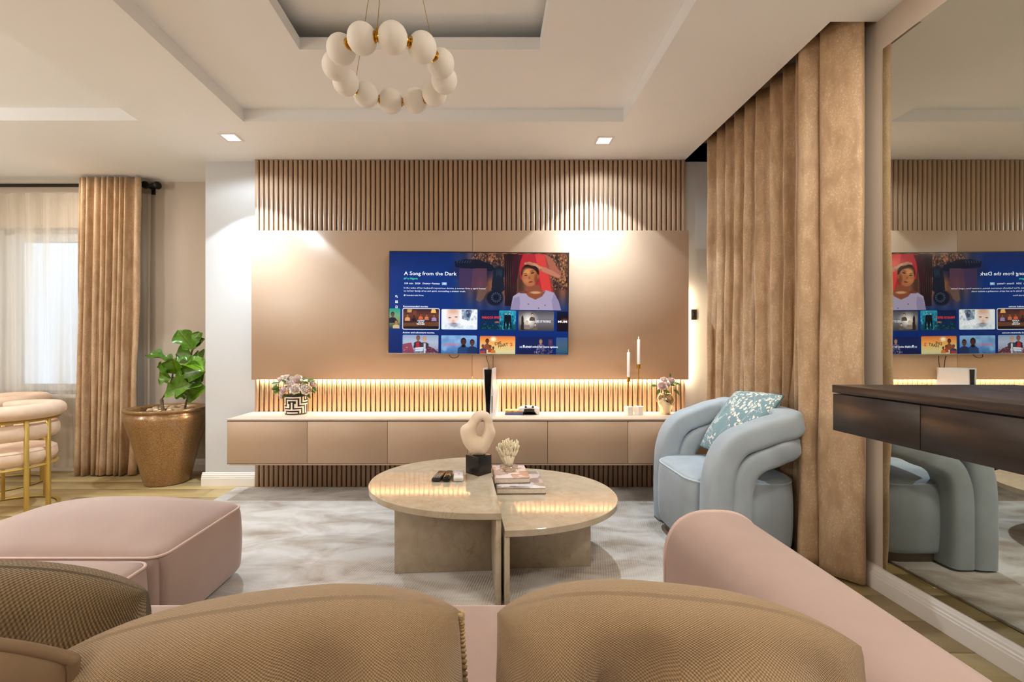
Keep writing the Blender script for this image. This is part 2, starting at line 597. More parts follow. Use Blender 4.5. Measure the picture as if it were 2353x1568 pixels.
def lathe_geo(prof, n=32):
    V, Fc = [], []
    idx = []
    for r, z in prof:
        if r < 1e-6:
            idx.append([len(V)])
            V.append((0, 0, z))
        else:
            idx.append(list(range(len(V), len(V) + n)))
            V += [(r * math.cos(2 * math.pi * j / n), r * math.sin(2 * math.pi * j / n), z) for j in range(n)]
    for a, b in zip(idx[:-1], idx[1:]):
        for j in range(n):
            j2 = (j + 1) % n
            if len(a) == 1 and len(b) == 1:
                continue
            if len(a) == 1:
                Fc.append((a[0], b[j2], b[j]))
            elif len(b) == 1:
                Fc.append((a[j], a[j2], b[0]))
            else:
                Fc.append((a[j], a[j2], b[j2], b[j]))
    return V, Fc


def lathe(name, prof, mat, parent=None, n=32, angle=45, **kw):
    V, Fc = lathe_geo(prof, n)
    return mk(name, V, Fc, mat, parent, angle=angle, **kw)


def surf_geo(nu, nv, fn, wrap_u=False):
    V, Fc, UV = [], [], []
    cu = nu if wrap_u else nu + 1
    for j in range(nv + 1):
        for i in range(cu):
            V.append(fn(i / nu, j / nv))
            UV.append((i / nu, j / nv))
    for j in range(nv):
        for i in range(nu):
            i2 = (i + 1) % cu
            Fc.append((j * cu + i, j * cu + i2, (j + 1) * cu + i2, (j + 1) * cu + i))
    return V, Fc, UV


def smoothpath(pts, per=8, closed=False):
    """Catmull-Rom through pts"""
    P = [Vector(p) for p in pts]
    m = len(P)
    out = []
    for i in range(m if closed else m - 1):
        if closed:
            a, b, c, d = P[(i - 1) % m], P[i], P[(i + 1) % m], P[(i + 2) % m]
        else:
            b, c = P[i], P[i + 1]
            a = P[i - 1] if i > 0 else b + (b - c)
            d = P[i + 2] if i + 2 < m else c + (c - b)
        for t in range(per):
            s = t / per
            out.append(0.5 * ((2 * b) + (c - a) * s + (2 * a - 5 * b + 4 * c - d) * s * s + (3 * b - a - 3 * c + d) * s ** 3))
    if not closed:
        out.append(P[-1])
    return out


def upholstered(name, H, r, crown, bulge, mat, parent=None, loc=(0, 0, 0), rot=(0, 0, 0), plan=0.0, nseg=14):
    """rounded box of half sizes H with a crowned top and bulging sides; plan > 0 rounds the plan corners"""
    hx, hy, hz = H

    def coords(h):
        c = [-h, -h + r * 0.12, -h + r * 0.3, -h + r * 0.6, -h + r]
        inner = [(-h + r) + (2 * h - 2 * r) * t / nseg for t in range(1, nseg)]
        return c + inner + [-q for q in reversed(c)]
    X, Y, Z = coords(hx), coords(hy), coords(hz)
    V, Fc, key = [], [], {}

    def vid(p):
        kk = (round(p[0], 6), round(p[1], 6), round(p[2], 6))
        if kk not in key:
            key[kk] = len(V)
            V.append(p)
        return key[kk]
    for A, B, fx in ((X, Y, lambda a, b, s: (a, b, s * hz)), (X, Z, lambda a, b, s: (a, s * hy, b)), (Y, Z, lambda a, b, s: (s * hx, a, b))):
        for s in (-1, 1):
            for i in range(len(A) - 1):
                for j in range(len(B) - 1):
                    Fc.append(tuple(vid(fx(a, b, s)) for a, b in ((A[i], B[j]), (A[i + 1], B[j]), (A[i + 1], B[j + 1]), (A[i], B[j + 1]))))
    out = []
    for p in V:
        P = Vector(p)
        q = Vector((max(-hx + r, min(hx - r, P.x)), max(-hy + r, min(hy - r, P.y)), max(-hz + r, min(hz - r, P.z))))
        d = P - q
        P = q + (d.normalized() * r if d.length > 1e-9 else d)
        u, v, t = P.x / hx, P.y / hy, P.z / hz
        if plan > 0:
            # pull the corners in towards a rounded plan
            rr = plan
            ax, ay = abs(P.x) - (hx - rr), abs(P.y) - (hy - rr)
            if ax > 0 and ay > 0:
                m = max(ax, ay)
                l = math.hypot(ax, ay)
                kx = ax / l * m
                ky = ay / l * m
                P.x = math.copysign(hx - rr + kx, P.x)
                P.y = math.copysign(hy - rr + ky, P.y)
        if t > 0:
            P.z += crown * max(0, 1 - abs(u) ** 2.6) * max(0, 1 - abs(v) ** 2.6) * t
        tb = max(0, 1 - t * t)
        P.x += bulge * math.copysign(abs(u) ** 3, u) * tb * max(0, 1 - v ** 4 * 0.6)
        P.y += bulge * math.copysign(abs(v) ** 3, v) * tb * max(0, 1 - u ** 4 * 0.6)
        out.append(P)
    bm = bmesh.new()
    vs = [bm.verts.new(p) for p in out]
    for f in Fc:
        try:
            bm.faces.new([vs[i] for i in f])
        except ValueError:
            pass
    return bmo(name, bm, mat, parent, angle=180, loc=loc, rot=rot)


def rrect(hx, hy, rr, z, n=8):
    pts = []
    for cx, cy, a0 in ((hx - rr, hy - rr, 0), (-hx + rr, hy - rr, 90), (-hx + rr, -hy + rr, 180), (hx - rr, -hy + rr, 270)):
        for i in range(n + 1):
            a = R(a0 + 90 * i / n)
            pts.append((cx + rr * math.cos(a), cy + rr * math.sin(a), z))
    return pts


def pillow_geo(w, h, t, n=44, droop=0.10, seed=1, wr=0.012, pinch=0.05, flat=0.42):
    """stuffed pillow standing in the XZ plane, thickness along Y; returns verts, faces, uvs and the seam path"""
    V, Fc, UV = [], [], []
    ids = {}

    def edge_xy(u, v):
        x = w / 2 * u * (1 - 0.3 * droop * v * v * abs(u)) * (1 - pinch * (1 - v * v) * (abs(u) ** 6))
        z = h / 2 * v * (1 - 2.1 * droop * abs(u) ** 2.6 * abs(v)) * (1 - pinch * (1 - u * u) * (abs(v) ** 6))
        return x, z
    for s in (-1, 1):
        for j in range(n + 1):
            for i in range(n + 1):
                u, v = -1 + 2 * i / n, -1 + 2 * j / n
                us, vs_ = u, v
                u = math.sin(u * math.pi / 2) * 0.7 + u * 0.3
                v = math.sin(v * math.pi / 2)
                border = i in (0, n) or j in (0, n)
                if s == 1 and border:
                    ids[(s, i, j)] = ids[(-1, i, j)]
                    continue
                x, z = edge_xy(u, v)
                k = max(0.0, 1 - u * u) ** flat * max(0.0, 1 - v * v) ** 0.5
                e = max(abs(u), abs(v))
                # gathers running in from the seam, soft dents in the middle
                ang = math.atan2(v, u)
                g = (noise.noise((u * 3.8 + seed, v * 0.8, s * 3.0)) + 0.5 * noise.noise((u * 8 + seed, v * 1.2, s * 5.0))) * 1.3
                d = noise.noise((u * 1.7 + seed * 3, v * 1.7, s * 2.0))
                y = s * (t / 2 * k + (wr * g * (0.10 + 0.75 * max(0.0, min(1.0, (0.99 - v) / 0.5))) + wr * 1.2 * d) * (1.0 if s < 0 else 0.25) * min(1, (k * 1.25) ** 2))
                ids[(s, i, j)] = len(V)
                V.append((x, y, z))
                UV.append(((us + 1) / 2 * (w + 0.4 * t) * 1.45 + (0 if s < 0 else 2), (vs_ + 1) / 2 * (h + 0.45 * t) * 1.45))
        for j in range(n):
            for i in range(n):
                q = [ids[(s, a, b)] for a, b in ((i, j), (i + 1, j), (i + 1, j + 1), (i, j + 1))]
                Fc.append(tuple(q if s < 0 else reversed(q)))
    seam = []
    for i in range(n):
        seam.append(V[ids[(-1, i, 0)]])
    for i in range(n):
        seam.append(V[ids[(-1, n, i)]])
    for i in range(n, 0, -1):
        seam.append(V[ids[(-1, i, n)]])
    for i in range(n, 0, -1):
        seam.append(V[ids[(-1, 0, i)]])
    return V, Fc, UV, seam


# ------------------------------------------------------------------ tagging
def tag(o, label, cat, group=None, kind=None):
    o['label'] = label
    o['category'] = cat
    if group:
        o['group'] = group
    if kind:
        o['kind'] = kind
    return o


def thing(name, label, cat, loc=(0, 0, 0), rot=(0, 0, 0), group=None):
    o = bpy.data.objects.new(name, None)
    o.empty_display_size = 0.1
    o.location = loc
    o.rotation_euler = rot
    COL.objects.link(o)
    return tag(o, label, cat, group)


def struct(o):
    o['kind'] = 'structure'
    return o


def sroot(name):
    o = bpy.data.objects.new(name, None)
    o.empty_display_size = 0.1
    COL.objects.link(o)
    o['kind'] = 'structure'
    return o


def copy_thing(root, loc, rotz, label):
    c = root.copy()
    c.location = loc
    c.rotation_euler = (0, 0, rotz)
    c['label'] = label
    COL.objects.link(c)
    for ch in list(root.children):
        d = ch.copy()
        COL.objects.link(d)
        d.parent = c
        for g in list(ch.children):
            e = g.copy()
            COL.objects.link(e)
            e.parent = d
    return c


# ================================================================== SETTING
XR, XL, YB, YW, YF = 1.82, -5.9, 3.72, 4.17, -3.2
XCOL = -2.305

# floor: base slab and single planks
fl = struct(box('floor', (XL, XR, YF, YW + 0.1, -0.06, -0.012), M['groove']))
PW, PL = 0.195, 1.45
pm = None
row = 0
y = YF
while y < YW:
    x = XL - (row * 0.53 % PL)
    while x < XR:
        x0, x1 = max(x, XL), min(x + PL, XR)
        if x1 - x0 > 0.06:
            wd = min(PW, YW - y)
            if abs(x1 - x0 - PL) < 1e-6 and wd > PW - 1e-6 and pm is not None:
                p = bpy.data.objects.new('plank', pm)
                link(p, fl)
            else:
                hx = (x1 - x0) / 2
                p = box('plank', (-hx + 0.0015, hx - 0.0015, -wd / 2 + 0.0015, wd / 2 - 0.0015, -0.012, 0.0), M['plank'], fl, r=0.0012, seg=1)
                if abs(x1 - x0 - PL) < 1e-6 and wd > PW - 1e-6:
                    pm = p.data
            p.location = ((x0 + x1) / 2, y + wd / 2, 0)
        x += PL
    y += PW
    row += 1

# ceiling: lower slab with two trays and the curtain pocket, tray plates, inner recess with a hidden ledge
TR = (-1.640, 0.915, -0.37, 3.062)
IN = (-1.012, 0.284, 0.24, 2.452)
TL = (-5.2, -2.335, -0.37, 3.046)
PK = (1.600, 1.82, 2.124, 3.72)


def slab(bm, outer, holes, z0, z1):
    xs = sorted({outer[0], outer[1], *[h[i] for h in holes for i in (0, 1)]})
    ys = sorted({outer[2], outer[3], *[h[i] for h in holes for i in (2, 3)]})
    for i in range(len(xs) - 1):
        for j in range(len(ys) - 1):
            cx, cy = (xs[i] + xs[i + 1]) / 2, (ys[j] + ys[j + 1]) / 2
            if any(h[0] < cx < h[1] and h[2] < cy < h[3] for h in holes):
                continue
            addbox(bm, xs[i], xs[i + 1], ys[j], ys[j + 1], z0, z1)


bm = bmesh.new()
slab(bm, (XL, XR, YF, YW + 0.1), [TR, TL, PK], ZC, ZC + 0.085)
slab(bm, (XL, XR, YF, YW + 0.1), [IN, PK], ZC + 0.085, ZC + 0.152)
addbox(bm, -1.34, 0.61, -0.08, 2.77, ZC + 0.225, ZC + 0.30)
addbox(bm, XL, XR, YF, YW + 0.1, ZC + 0.30, ZC + 0.36)
# shell of the recess above the ledge and of the curtain pocket
for a in ((-1.30, 0.57, 2.73, 2.76), (-1.30, 0.57, -0.07, -0.04), (-1.33, -1.30, -0.07, 2.76), (0.57, 0.60, -0.07, 2.76), (1.57, 1.6, 2.12, 3.72), (1.57, 1.82, 2.09, 2.124)):
    addbox(bm, *a, ZC + 0.152 if a[0] < 1 else ZC + 0.08, ZC + 0.31)
struct(bmo('ceiling', bm, M['ceiling'], smooth=False))

# walls
struct(box('wall_back', (XCOL, XR + 0.3, YB, YB + 0.55, 0, ZC + 0.3), M['white_wall']))
WX0, WX1, WZ0, WZ1 = -5.35, -3.60, 0.70, 2.225
bm = bmesh.new()
addbox(bm, XL, WX0, YW, YW + 0.2, 0, ZC + 0.1)
addbox(bm, WX1, XCOL, YW, YW + 0.2, 0, ZC + 0.1)
addbox(bm, WX0, WX1, YW, YW + 0.2, 0, WZ0)
addbox(bm, WX0, WX1, YW, YW + 0.2, WZ1, ZC + 0.1)
struct(bmo('wall_window', bm, M['wall'], smooth=False))
struct(box('wall_right', (XR, XR + 0.3, YF - 0.3, YB, 0, ZC + 0.36), M['wall']))
struct(box('wall_left', (XL - 0.2, XL, YF - 0.3, YW + 0.2, 0, ZC + 0.36), M['wall']))
struct(box('wall_front', (XL, XR, YF - 0.2, YF, 0, ZC + 0.36), M['wall']))


def skirting(name, p0, p1, nrm):
    """stepped white skirting from p0 to p1 standing out along nrm"""
    p0, p1, nrm = Vector((*p0, 0)), Vector((*p1, 0)), Vector((*nrm, 0))
    prof = [(0, 0), (0.022, 0), (0.022, 0.062), (0.019, 0.066), (0.019, 0.074), (0.015, 0.078), (0.015, 0.088), (0.011, 0.094), (0.008, 0.104), (0, 0.108)]
    V = [p + nrm * a + Vector((0, 0, b)) for p in (p0, p1) for a, b in prof]
    m = len(prof)
    Fc = [(i, i + 1, m + i + 1, m + i) for i in range(m - 1)] + [tuple(range(m)), tuple(reversed(range(m, 2 * m)))]
    return struct(mk(name, V, Fc, M['trim'], smooth=False))


skirting('baseboard_right', (XR, YF), (XR, YB), (-1, 0))
skirting('baseboard_column', (XCOL - 0.022, YB), (-1.89, YB), (0, -1))
skirting('baseboard_reveal', (XCOL, YB), (XCOL, YW), (-1, 0))
skirting('baseboard_window', (XL, YW), (XCOL, YW), (0, -1))

# window behind the sheer
win = sroot('window_1')
FY0, FY1 = YW + 0.07, YW + 0.13
for b_ in ((WX0, WX1, FY0, FY1, WZ0, WZ0 + 0.03), (WX0, WX1, FY0, FY1, WZ1 - 0.05, WZ1), (WX0, WX0 + 0.07, FY0, FY1, WZ0, WZ1),
           (WX1 - 0.07, WX1, FY0, FY1, WZ0, WZ1), (-4.50, -4.41, FY0, FY1, WZ0, WZ1)):
    boxes('window_frame', [b_], M['window_frame'], win)
for a, b in ((WX0 + 0.07, -4.50), (-4.41, WX1 - 0.07)):
    boxes('window_sash', [(a, b, FY0 - 0.03, FY0 + 0.02, WZ0 + 0.03, WZ0 + 0.09), (a, b, FY0 - 0.03, FY0 + 0.02, WZ1 - 0.12, WZ1 - 0.05),
                          (a, a + 0.08, FY0 - 0.03, FY0 + 0.02, WZ0 + 0.09, WZ1 - 0.12), (b - 0.08, b, FY0 - 0.03, FY0 + 0.02, WZ0 + 0.09, WZ1 - 0.12)], M['window_frame'], win)
    box('window_pane', (a + 0.08, b - 0.08, FY0 - 0.006, FY0, WZ0 + 0.09, WZ1 - 0.12), M['pane'], win)
box('window_sill', (WX0 - 0.05, WX1 + 0.05, YW - 0.035, YW + 0.08, WZ0 - 0.035, WZ0), M['trim'], win, r=0.005)

# ================================================================== MEDIA WALL
# slatted wall, one object for every slat
SY0, SY1 = 3.672, 3.700
sw = thing('slatted_wall_panel', 'floor to ceiling beige slatted cladding behind the television panel', 'wall panel', (-0.14, 3.70, 0))
box('backing_board', (-1.742, 1.742, 0.0, 0.018, 0.001, ZC - 0.001), plain('slat_backing', '#8C6F57', 0.6, var=0.05), sw)
NS, PITCH = 89, 3.484 / 89
hw = 0.0135
sm = None
for i in range(NS):
    cx = -1.742 + PITCH * (i + 0.5)
    if sm is None:
        s = box('slat', (-hw, hw, SY0 - 3.70, -0.0005, 0.002, ZC - 0.002), M['slat'], sw, r=0.001, seg=1)
        sm = s.data
    else:
        s = bpy.data.objects.new('slat', sm)
        link(s, sw)
    s.location = (cx, 0, 0)

mp = thing('media_board', 'flat beige laminate board holding the television in front of the slats', 'wall panel', (-0.14, 3.64, 0.87))
box('board', (-1.742, 0.018, -0.012, 0.012, 0, 1.19), M['panel'], mp, r=0.0015, seg=1)
box('board', (0.020, 1.745, -0.012, 0.012, 0, 1.19), M['panel'], mp, r=0.0015, seg=1)
box('led_strip', (-1.70, 1.70, 0.014, 0.020, 0.016, 0.021), M['led'], mp)
box('led_strip', (1.722, 1.727, 0.018, 0.024, 0.02, 1.15), M['led'], mp)
boxes('mounting_batten', [(-1.6, 1.6, 0.012, 0.032, 0.4, 0.45), (-1.6, 1.6, 0.012, 0.032, 1.05, 1.10)], M['groove'], mp)

# floating media cabinet
CX0, CX1, CY0, CY1, CZ0, CZ1 = -1.888, 1.600, 3.30, 3.668, 0.271, 0.609
mc = thing('media_cabinet', 'long floating beige cabinet under the television with six flat doors', 'cabinet', (-0.144, 3.48, 0.271))
ox, oy, oz = -0.144, 3.48, 0.271
box('carcass', (CX0 - ox, CX1 - ox, CY0 + 0.02 - oy, CY1 - oy, 0.006, CZ1 - 0.020 - oz), M['groove'], mc)
box('worktop', (CX0 - ox, CX1 - ox, CY0 - 0.002 - oy, CY1 - oy, CZ1 - 0.014 - oz, CZ1 - oz), M['cabinet_top'], mc, r=0.0015, seg=1)
for i in range(6):
    a = CX0 + i * 0.5813
    box('door', (a + 0.0015 - ox, a + 0.5798 - ox, CY0 - oy, CY0 + 0.02 - oy, 0.014, CZ1 - 0.020 - oz), M['cabinet'], mc, r=0.001, seg=1)
box('bottom_panel', (CX0 + 0.012 - ox, CX1 - ox, CY0 + 0.006 - oy, CY1 - oy, 0, 0.010), M['cabinet'], mc)
box('side_panel', (CX0 - ox, CX0 + 0.0012 - ox, CY0 + 0.001 - oy, CY1 - oy, 0.006, CZ1 - 0.015 - oz), M['cabinet'], mc)

# ------------------------------------------------------------------ television
K = 1.402 / 2220.0
tv = thing('television', 'large flat screen television mounted on the beige panel showing a film menu', 'television', (-0.068, 3.575, 1.475), (0, R(0.55), 0))
TW, TH = 0.706, 0.4035
box('case', (-TW + 0.01, TW - 0.01, 0.004, 0.052, -TH + 0.01, TH - 0.01), M['black'], tv, r=0.008)
boxes('lower_bezel', [(-TW, TW, -0.004, 0.012, -TH - 0.001, -TH + 0.006)], M['silver'], tv)
boxes('bezel', [(-TW, TW, -0.003, 0.012, TH - 0.007, TH), (-TW, -TW + 0.004, -0.003, 0.012, -TH, TH), (TW - 0.005, TW, -0.003, 0.012, -TH, TH)], M['black'], tv)

# the picture: painted on a fine grid in python, colours in a mesh attribute
CW, CH = 460, 263
cv = np.zeros((CH, CW, 3), np.float32)
gy, gx = np.mgrid[0:CH, 0:CW].astype(np.float32)
ZX = 65 + (gx + 0.5) / CW * 2220
ZY = 95 + (gy + 0.5) / CH * 1270


def srgb(c):
    c = c.lstrip('#')
    return np.array([int(c[i:i + 2], 16) / 255 for i in (0, 2, 4)], np.float32)


def blend(mask, c, clip=None):
    if clip is not None:
        mask = mask * ((ZX > clip[0]) & (ZX < clip[2]) & (ZY > clip[1]) & (ZY < clip[3]))
    c = srgb(c) if isinstance(c, str) else c
    cv[:] = cv * (1 - mask[..., None]) + c * mask[..., None]


def ell(cx, cy, rx, ry, c, soft=0.15, a=1.0, rot=0.0, clip=None):
    dx, dy = ZX - cx, ZY - cy
    cr, sr = math.cos(R(rot)), math.sin(R(rot))
    d = np.sqrt(((dx * cr + dy * sr) / rx) ** 2 + ((-dx * sr + dy * cr) / ry) ** 2)
    blend(np.clip((1 - d) / max(soft, 1e-3), 0, 1) * a, c, clip)


def pol(pts, c, a=1.0, clip=None):
    ins = np.zeros(ZX.shape, bool)
    m = len(pts)
    for i in range(m):
        (x1, y1), (x2, y2) = pts[i], pts[(i + 1) % m]
        if y1 == y2:
            continue
        ins ^= ((ZY < y1) != (ZY < y2)) & (ZX < (x2 - x1) * (ZY - y1) / (y2 - y1) + x1)
    blend(ins.astype(np.float32) * a, c, clip)


def grad(x0, y0, x1, y1, cs, vertical=True, r=14, a=1.0):
    """rounded rectangle filled with a run of colours"""
    cx, cy = (x0 + x1) / 2, (y0 + y1) / 2
    qx, qy = np.abs(ZX - cx) - (x1 - x0) / 2 + r, np.abs(ZY - cy) - (y1 - y0) / 2 + r
    d = np.hypot(np.maximum(qx, 0), np.maximum(qy, 0)) + np.minimum(np.maximum(qx, qy), 0) - r
    mask = np.clip(0.5 - d / 6, 0, 1) * a
    t = np.clip((ZY - y0) / (y1 - y0) if vertical else (ZX - x0) / (x1 - x0), 0, 1) * (len(cs) - 1)
    i = np.minimum(t.astype(int), len(cs) - 2)
    f = (t - i)[..., None]
    cc = np.array([srgb(c) for c in cs])
    col = cc[i] * (1 - f) + cc[i + 1] * f
    cv[:] = cv * (1 - mask[..., None]) + col * mask[..., None]


rg = np.random.RandomState(3)


def speckle(x0, y0, x1, y1, nn, cols, rmin, rmax, a=0.8, tall=1.0):
    for _ in range(nn):
        r_ = rg.uniform(rmin, rmax)
        ell(rg.uniform(x0, x1), rg.uniform(y0, y1), r_, r_ * tall, cols[rg.randint(len(cols))], 0.5, a, clip=(x0, y0, x1, y1))


grad(0, 60, 2353, 1400, ['#06235E', '#053078', '#06307C', '#042A72', '#032260'], r=1)
# curtain of the film still, dark and spotted, fading to blue on the left
sx_ = np.clip((ZX - 820) / 420, 0, 1) * np.clip((880 - ZY) / 300, 0, 1)
fold = 0.5 + 0.5 * np.sin(ZX / 23.0 + 0.7 * np.sin(ZX / 61.0))
cur = (np.stack([0.30 + 0.22 * fold, 0.19 + 0.14 * fold, 0.15 + 0.09 * fold], -1))
cv[:] = cv * (1 - sx_[..., None]) + cur * sx_[..., None]
speckle(1080, 110, 1480, 300, 260, ['#1C1420', '#C08A50', '#2A1E28'], 6, 13, 0.6, 1.4)
speckle(2030, 110, 2275, 560, 330, ['#1C1420', '#D29A58', '#2A1E28', '#B87C44'], 6, 14, 0.65, 1.4)
ell(1150, 330, 420, 150, '#141C40', 0.6, 0.8)
# leather chair and plum cushion
pol([(870, 210), (1010, 178), (1180, 190), (1330, 245), (1375, 300), (1330, 330), (1100, 300), (880, 280)], '#0C1426', 0.9)
for i in range(6):
    pol([(905 + i * 32, 200), (915 + i * 32, 196), (900 + i * 32, 232), (893 + i * 32, 230)], '#5A7090', 0.5)
pol([(930, 300), (1270, 292), (1275, 520), (1240, 560), (930, 560)], '#5C3A4C', 0.85)
pol([(930, 300), (1100, 296), (1080, 560), (930, 560)], '#2C2A58', 0.5)
pol([(1140, 690), (1160, 600), (1290, 505), (1285, 560), (1230, 680), (1180, 715)], '#6A5048', 0.9)
ell(1440, 340, 105, 85, '#121826', 0.3, 0.95)
pol([(1340, 420), (1370, 290), (1460, 270), (1500, 560), (1420, 620), (1330, 560)], '#141C2C', 0.95)
for i in range(5):
    ell(1395 + i * 16, 350, 5, 70, '#4C6480', 0.6, 0.5)
ell(1375, 660, 115, 110, '#10182A', 0.2, 0.97)
ell(1390, 655, 70, 70, '#28344C', 0.3, 0.9)
ell(1392, 655, 42, 42, '#0C1220', 0.3, 0.95)
for i in range(14):
    aa = i / 14 * 6.28
    ell(1392 + 58 * math.cos(aa), 655 + 58 * math.sin(aa), 6, 6, '#8294B0', 0.5, 0.7)
pol([(1480, 110), (1660, 110), (1640, 760), (1500, 760)], '#1A0E16', 0.85)
for i in range(7):
    ell(1490 + i * 24, 430, 4, 300, '#8A5048', 0.7, 0.55)
# standing figure in red behind, arms laid on the seated head
pol([(1660, 110), (1990, 110), (2040, 330), (2100, 590), (2000, 600), (1900, 520), (1690, 420), (1670, 260)], '#B02830')
pol([(1870, 110), (1990, 110), (2080, 580), (1960, 560)], '#D64038', 0.9)
pol([(1600, 120), (1720, 120), (1690, 200), (1640, 470), (1580, 520)], '#3A1620', 0.9)
pol([(1990, 110), (2060, 150), (2200, 350), (2190, 410), (2150, 410), (1960, 330), (1900, 300), (1930, 255), (2000, 270), (2060, 300), (2020, 200)], '#A8604C')
pol([(1940, 260), (2060, 300), (2190, 375), (2170, 405), (1960, 325)], '#C27E62', 0.8)
# seated woman
pol([(1600, 640), (1690, 580), (1800, 560), (1900, 600), (2010, 560), (2110, 590), (2170, 700), (2200, 810), (1570, 810)], '#A79AB4')
pol([(1570, 810), (1610, 660), (1680, 640), (1690, 720), (1680, 810)], '#8A80A2', 0.8)
pol([(2110, 600), (2170, 700), (2200, 810), (2100, 810), (2080, 690)], '#8A80A2', 0.8)
pol([(1790, 480), (1930, 500), (1965, 580), (2010, 565), (1960, 640), (1880, 680), (1790, 640), (1750, 590)], '#8A4C34')
ell(1880, 590, 85, 22, '#D9A87A', 0.5, 0.8)
ell(1810, 345, 118, 125, '#2A1410', 0.12, 1)
ell(1808, 400, 105, 120, '#B06A42', 0.12)
ell(1770, 330, 70, 65, '#D08E58', 0.7, 0.9)
ell(1775, 440, 60, 45, '#C47E50', 0.7, 0.7)
ell(1890, 420, 40, 90, '#6E3622', 0.6, 0.75)
ell(1757, 375, 26, 9, '#2A120C', 0.4, 0.95)
ell(1838, 345, 28, 10, '#2A120C', 0.4, 0.95, -12)
ell(1750, 352, 30, 6, '#3A1A10', 0.5, 0.8, -4)
ell(1832, 322, 32, 6, '#3A1A10', 0.5, 0.8, -14)
ell(1802, 408, 18, 24, '#8C4C30', 0.6, 0.7)
ell(1818, 458, 34, 12, '#7A2E2A', 0.4, 0.9, -8)
ell(1910, 390, 14, 36, '#A05C3A', 0.4, 0.9)
pol([(1740, 215), (1800, 205), (1880, 225), (1960, 280), (1930, 300), (1880, 262), (1790, 240), (1735, 240)], '#C4886A')
for i in range(4):
    pol([(1740 + i * 14, 213 + i * 8), (1850, 218 + i * 14), (1850, 222 + i * 14), (1740 + i * 14, 218 + i * 8)], '#7A4634', 0.7)
pol([(1660, 590), (1740, 560), (1790, 590), (1760, 600), (1690, 600)], '#6E3426', 0.9)
for x_, y_ in ((1790, 735), (1920, 785), (2000, 748)):
    ell(x_, y_, 10, 12, '#5C5474', 0.5, 0.9)
# pale reflection wash over the still's left part
# ---- tiles
def person(cx, cy, s, skin, shirt, hair='#1A100C', clip=None):
    pol([(cx - 1.5 * s, cy + 3.2 * s), (cx - 1.3 * s, cy + 1.5 * s), (cx - 0.4 * s, cy + 1.0 * s), (cx + 0.4 * s, cy + 1.0 * s), (cx + 1.3 * s, cy + 1.5 * s), (cx + 1.5 * s, cy + 3.2 * s)], shirt, 1, clip)
    pol([(cx - 0.3 * s, cy + 0.4 * s), (cx + 0.3 * s, cy + 0.4 * s), (cx + 0.35 * s, cy + 1.2 * s), (cx - 0.35 * s, cy + 1.2 * s)], skin, 0.9, clip)
    ell(cx, cy - 0.1 * s, 0.72 * s, 0.95 * s, hair, 0.2, 1, clip=clip)
    ell(cx, cy + 0.12 * s, 0.62 * s, 0.80 * s, skin, 0.2, 1, clip=clip)
    ell(cx - 0.25 * s, cy, 0.14 * s, 0.08 * s, '#140A08', 0.5, 0.8, clip=clip)
    ell(cx + 0.25 * s, cy, 0.14 * s, 0.08 * s, '#140A08', 0.5, 0.8, clip=clip)


grad(60, 805, 200, 1055, ['#1C9A86', '#6FA27A', '#8A8A5A', '#2A3A34'])
person(105, 880, 34, '#6A4A40', '#1A2030', clip=(60, 805, 200, 1055))
person(150, 975, 30, '#B07A5C', '#C8B48E', clip=(60, 805, 200, 1055))
grad(226, 798, 692, 1070, ['#E8ECF4', '#E8ECF4'], r=24)
grad(236, 808, 682, 1060, ['#3A2230', '#6A3C2E', '#3C2230', '#120E1C'], r=16)
t1 = (238, 810, 680, 1058)
pol([(285, 815), (345, 815), (340, 855), (285, 855)], '#C89A62', 1, t1)
pol([(590, 812), (635, 812), (648, 858), (580, 858)], '#F0B868', 1, t1)
pol([(355, 830), (405, 830), (405, 900), (355, 900)], '#7A3C2C', 0.9, t1)
pol([(236, 985), (682, 970), (682, 1020), (236, 1030)], '#6E4628', 0.9, t1)
for cx_, cy_, s_, a_, b_ in ((290, 890, 22, '#A86844', '#D8A070'), (370, 905, 18, '#4A2418', '#281820'), (455, 880, 19, '#A05030', '#D8643A'), (528, 885, 18, '#A8603C', '#C87850'), (620, 890, 21, '#9A5C40', '#A088B8')):
    person(cx_, cy_, s_, a_, b_, clip=t1)
grad(712, 808, 1160, 1062, ['#F4F4F8', '#EEF1F8', '#DCE4F0'])
t2 = (714, 810, 1158, 1060)
ell(855, 890, 92, 105, '#F0D4C8', 0.3, 1, clip=t2)
ell(860, 830, 98, 55, '#D8A890', 0.7, 0.8, clip=t2)
ell(815, 915, 22, 10, '#6A4A48', 0.5, 0.8, clip=t2); ell(895, 905, 24, 10, '#6A4A48', 0.5, 0.8, clip=t2)
ell(860, 960, 26, 30, '#D8A898', 0.6, 0.7, clip=t2); ell(868, 985, 42, 9, '#9A5C58', 0.6, 0.7, clip=t2)
ell(880, 1010, 100, 40, '#5A647C', 0.6, 0.55, 8, clip=t2)
pol([(960, 815), (1100, 815), (1060, 950), (970, 930)], '#46587A', 0.7, t2)
pol([(1010, 815), (1090, 815), (1040, 960)], '#202C48', 0.7, t2)
speckle(960, 810, 1150, 950, 30, ['#A8C4DC', '#8898A8', '#F4F8FC'], 8, 26, 0.5)
speckle(720, 1000, 1150, 1060, 24, ['#B8CCE4', '#F4F8FC'], 14, 40, 0.5)
grad(1192, 816, 1640, 1066, ['#0A1A44', '#0A2450', '#062848', '#04303E'])
t3 = (1194, 818, 1638, 1064)
grad(1430, 818, 1640, 1064, ['#2CA8C0', '#1C8CA8', '#0C5A74', '#0A4A5C'], a=0.9)
speckle(1440, 820, 1636, 1062, 60, ['#8CF0F4', '#0A3048', '#5CD8E8', '#06202C'], 5, 16, 0.5, 1.8)
speckle(1200, 960, 1440, 1062, 40, ['#0C5C74', '#1A8098', '#04142C'], 5, 14, 0.5)
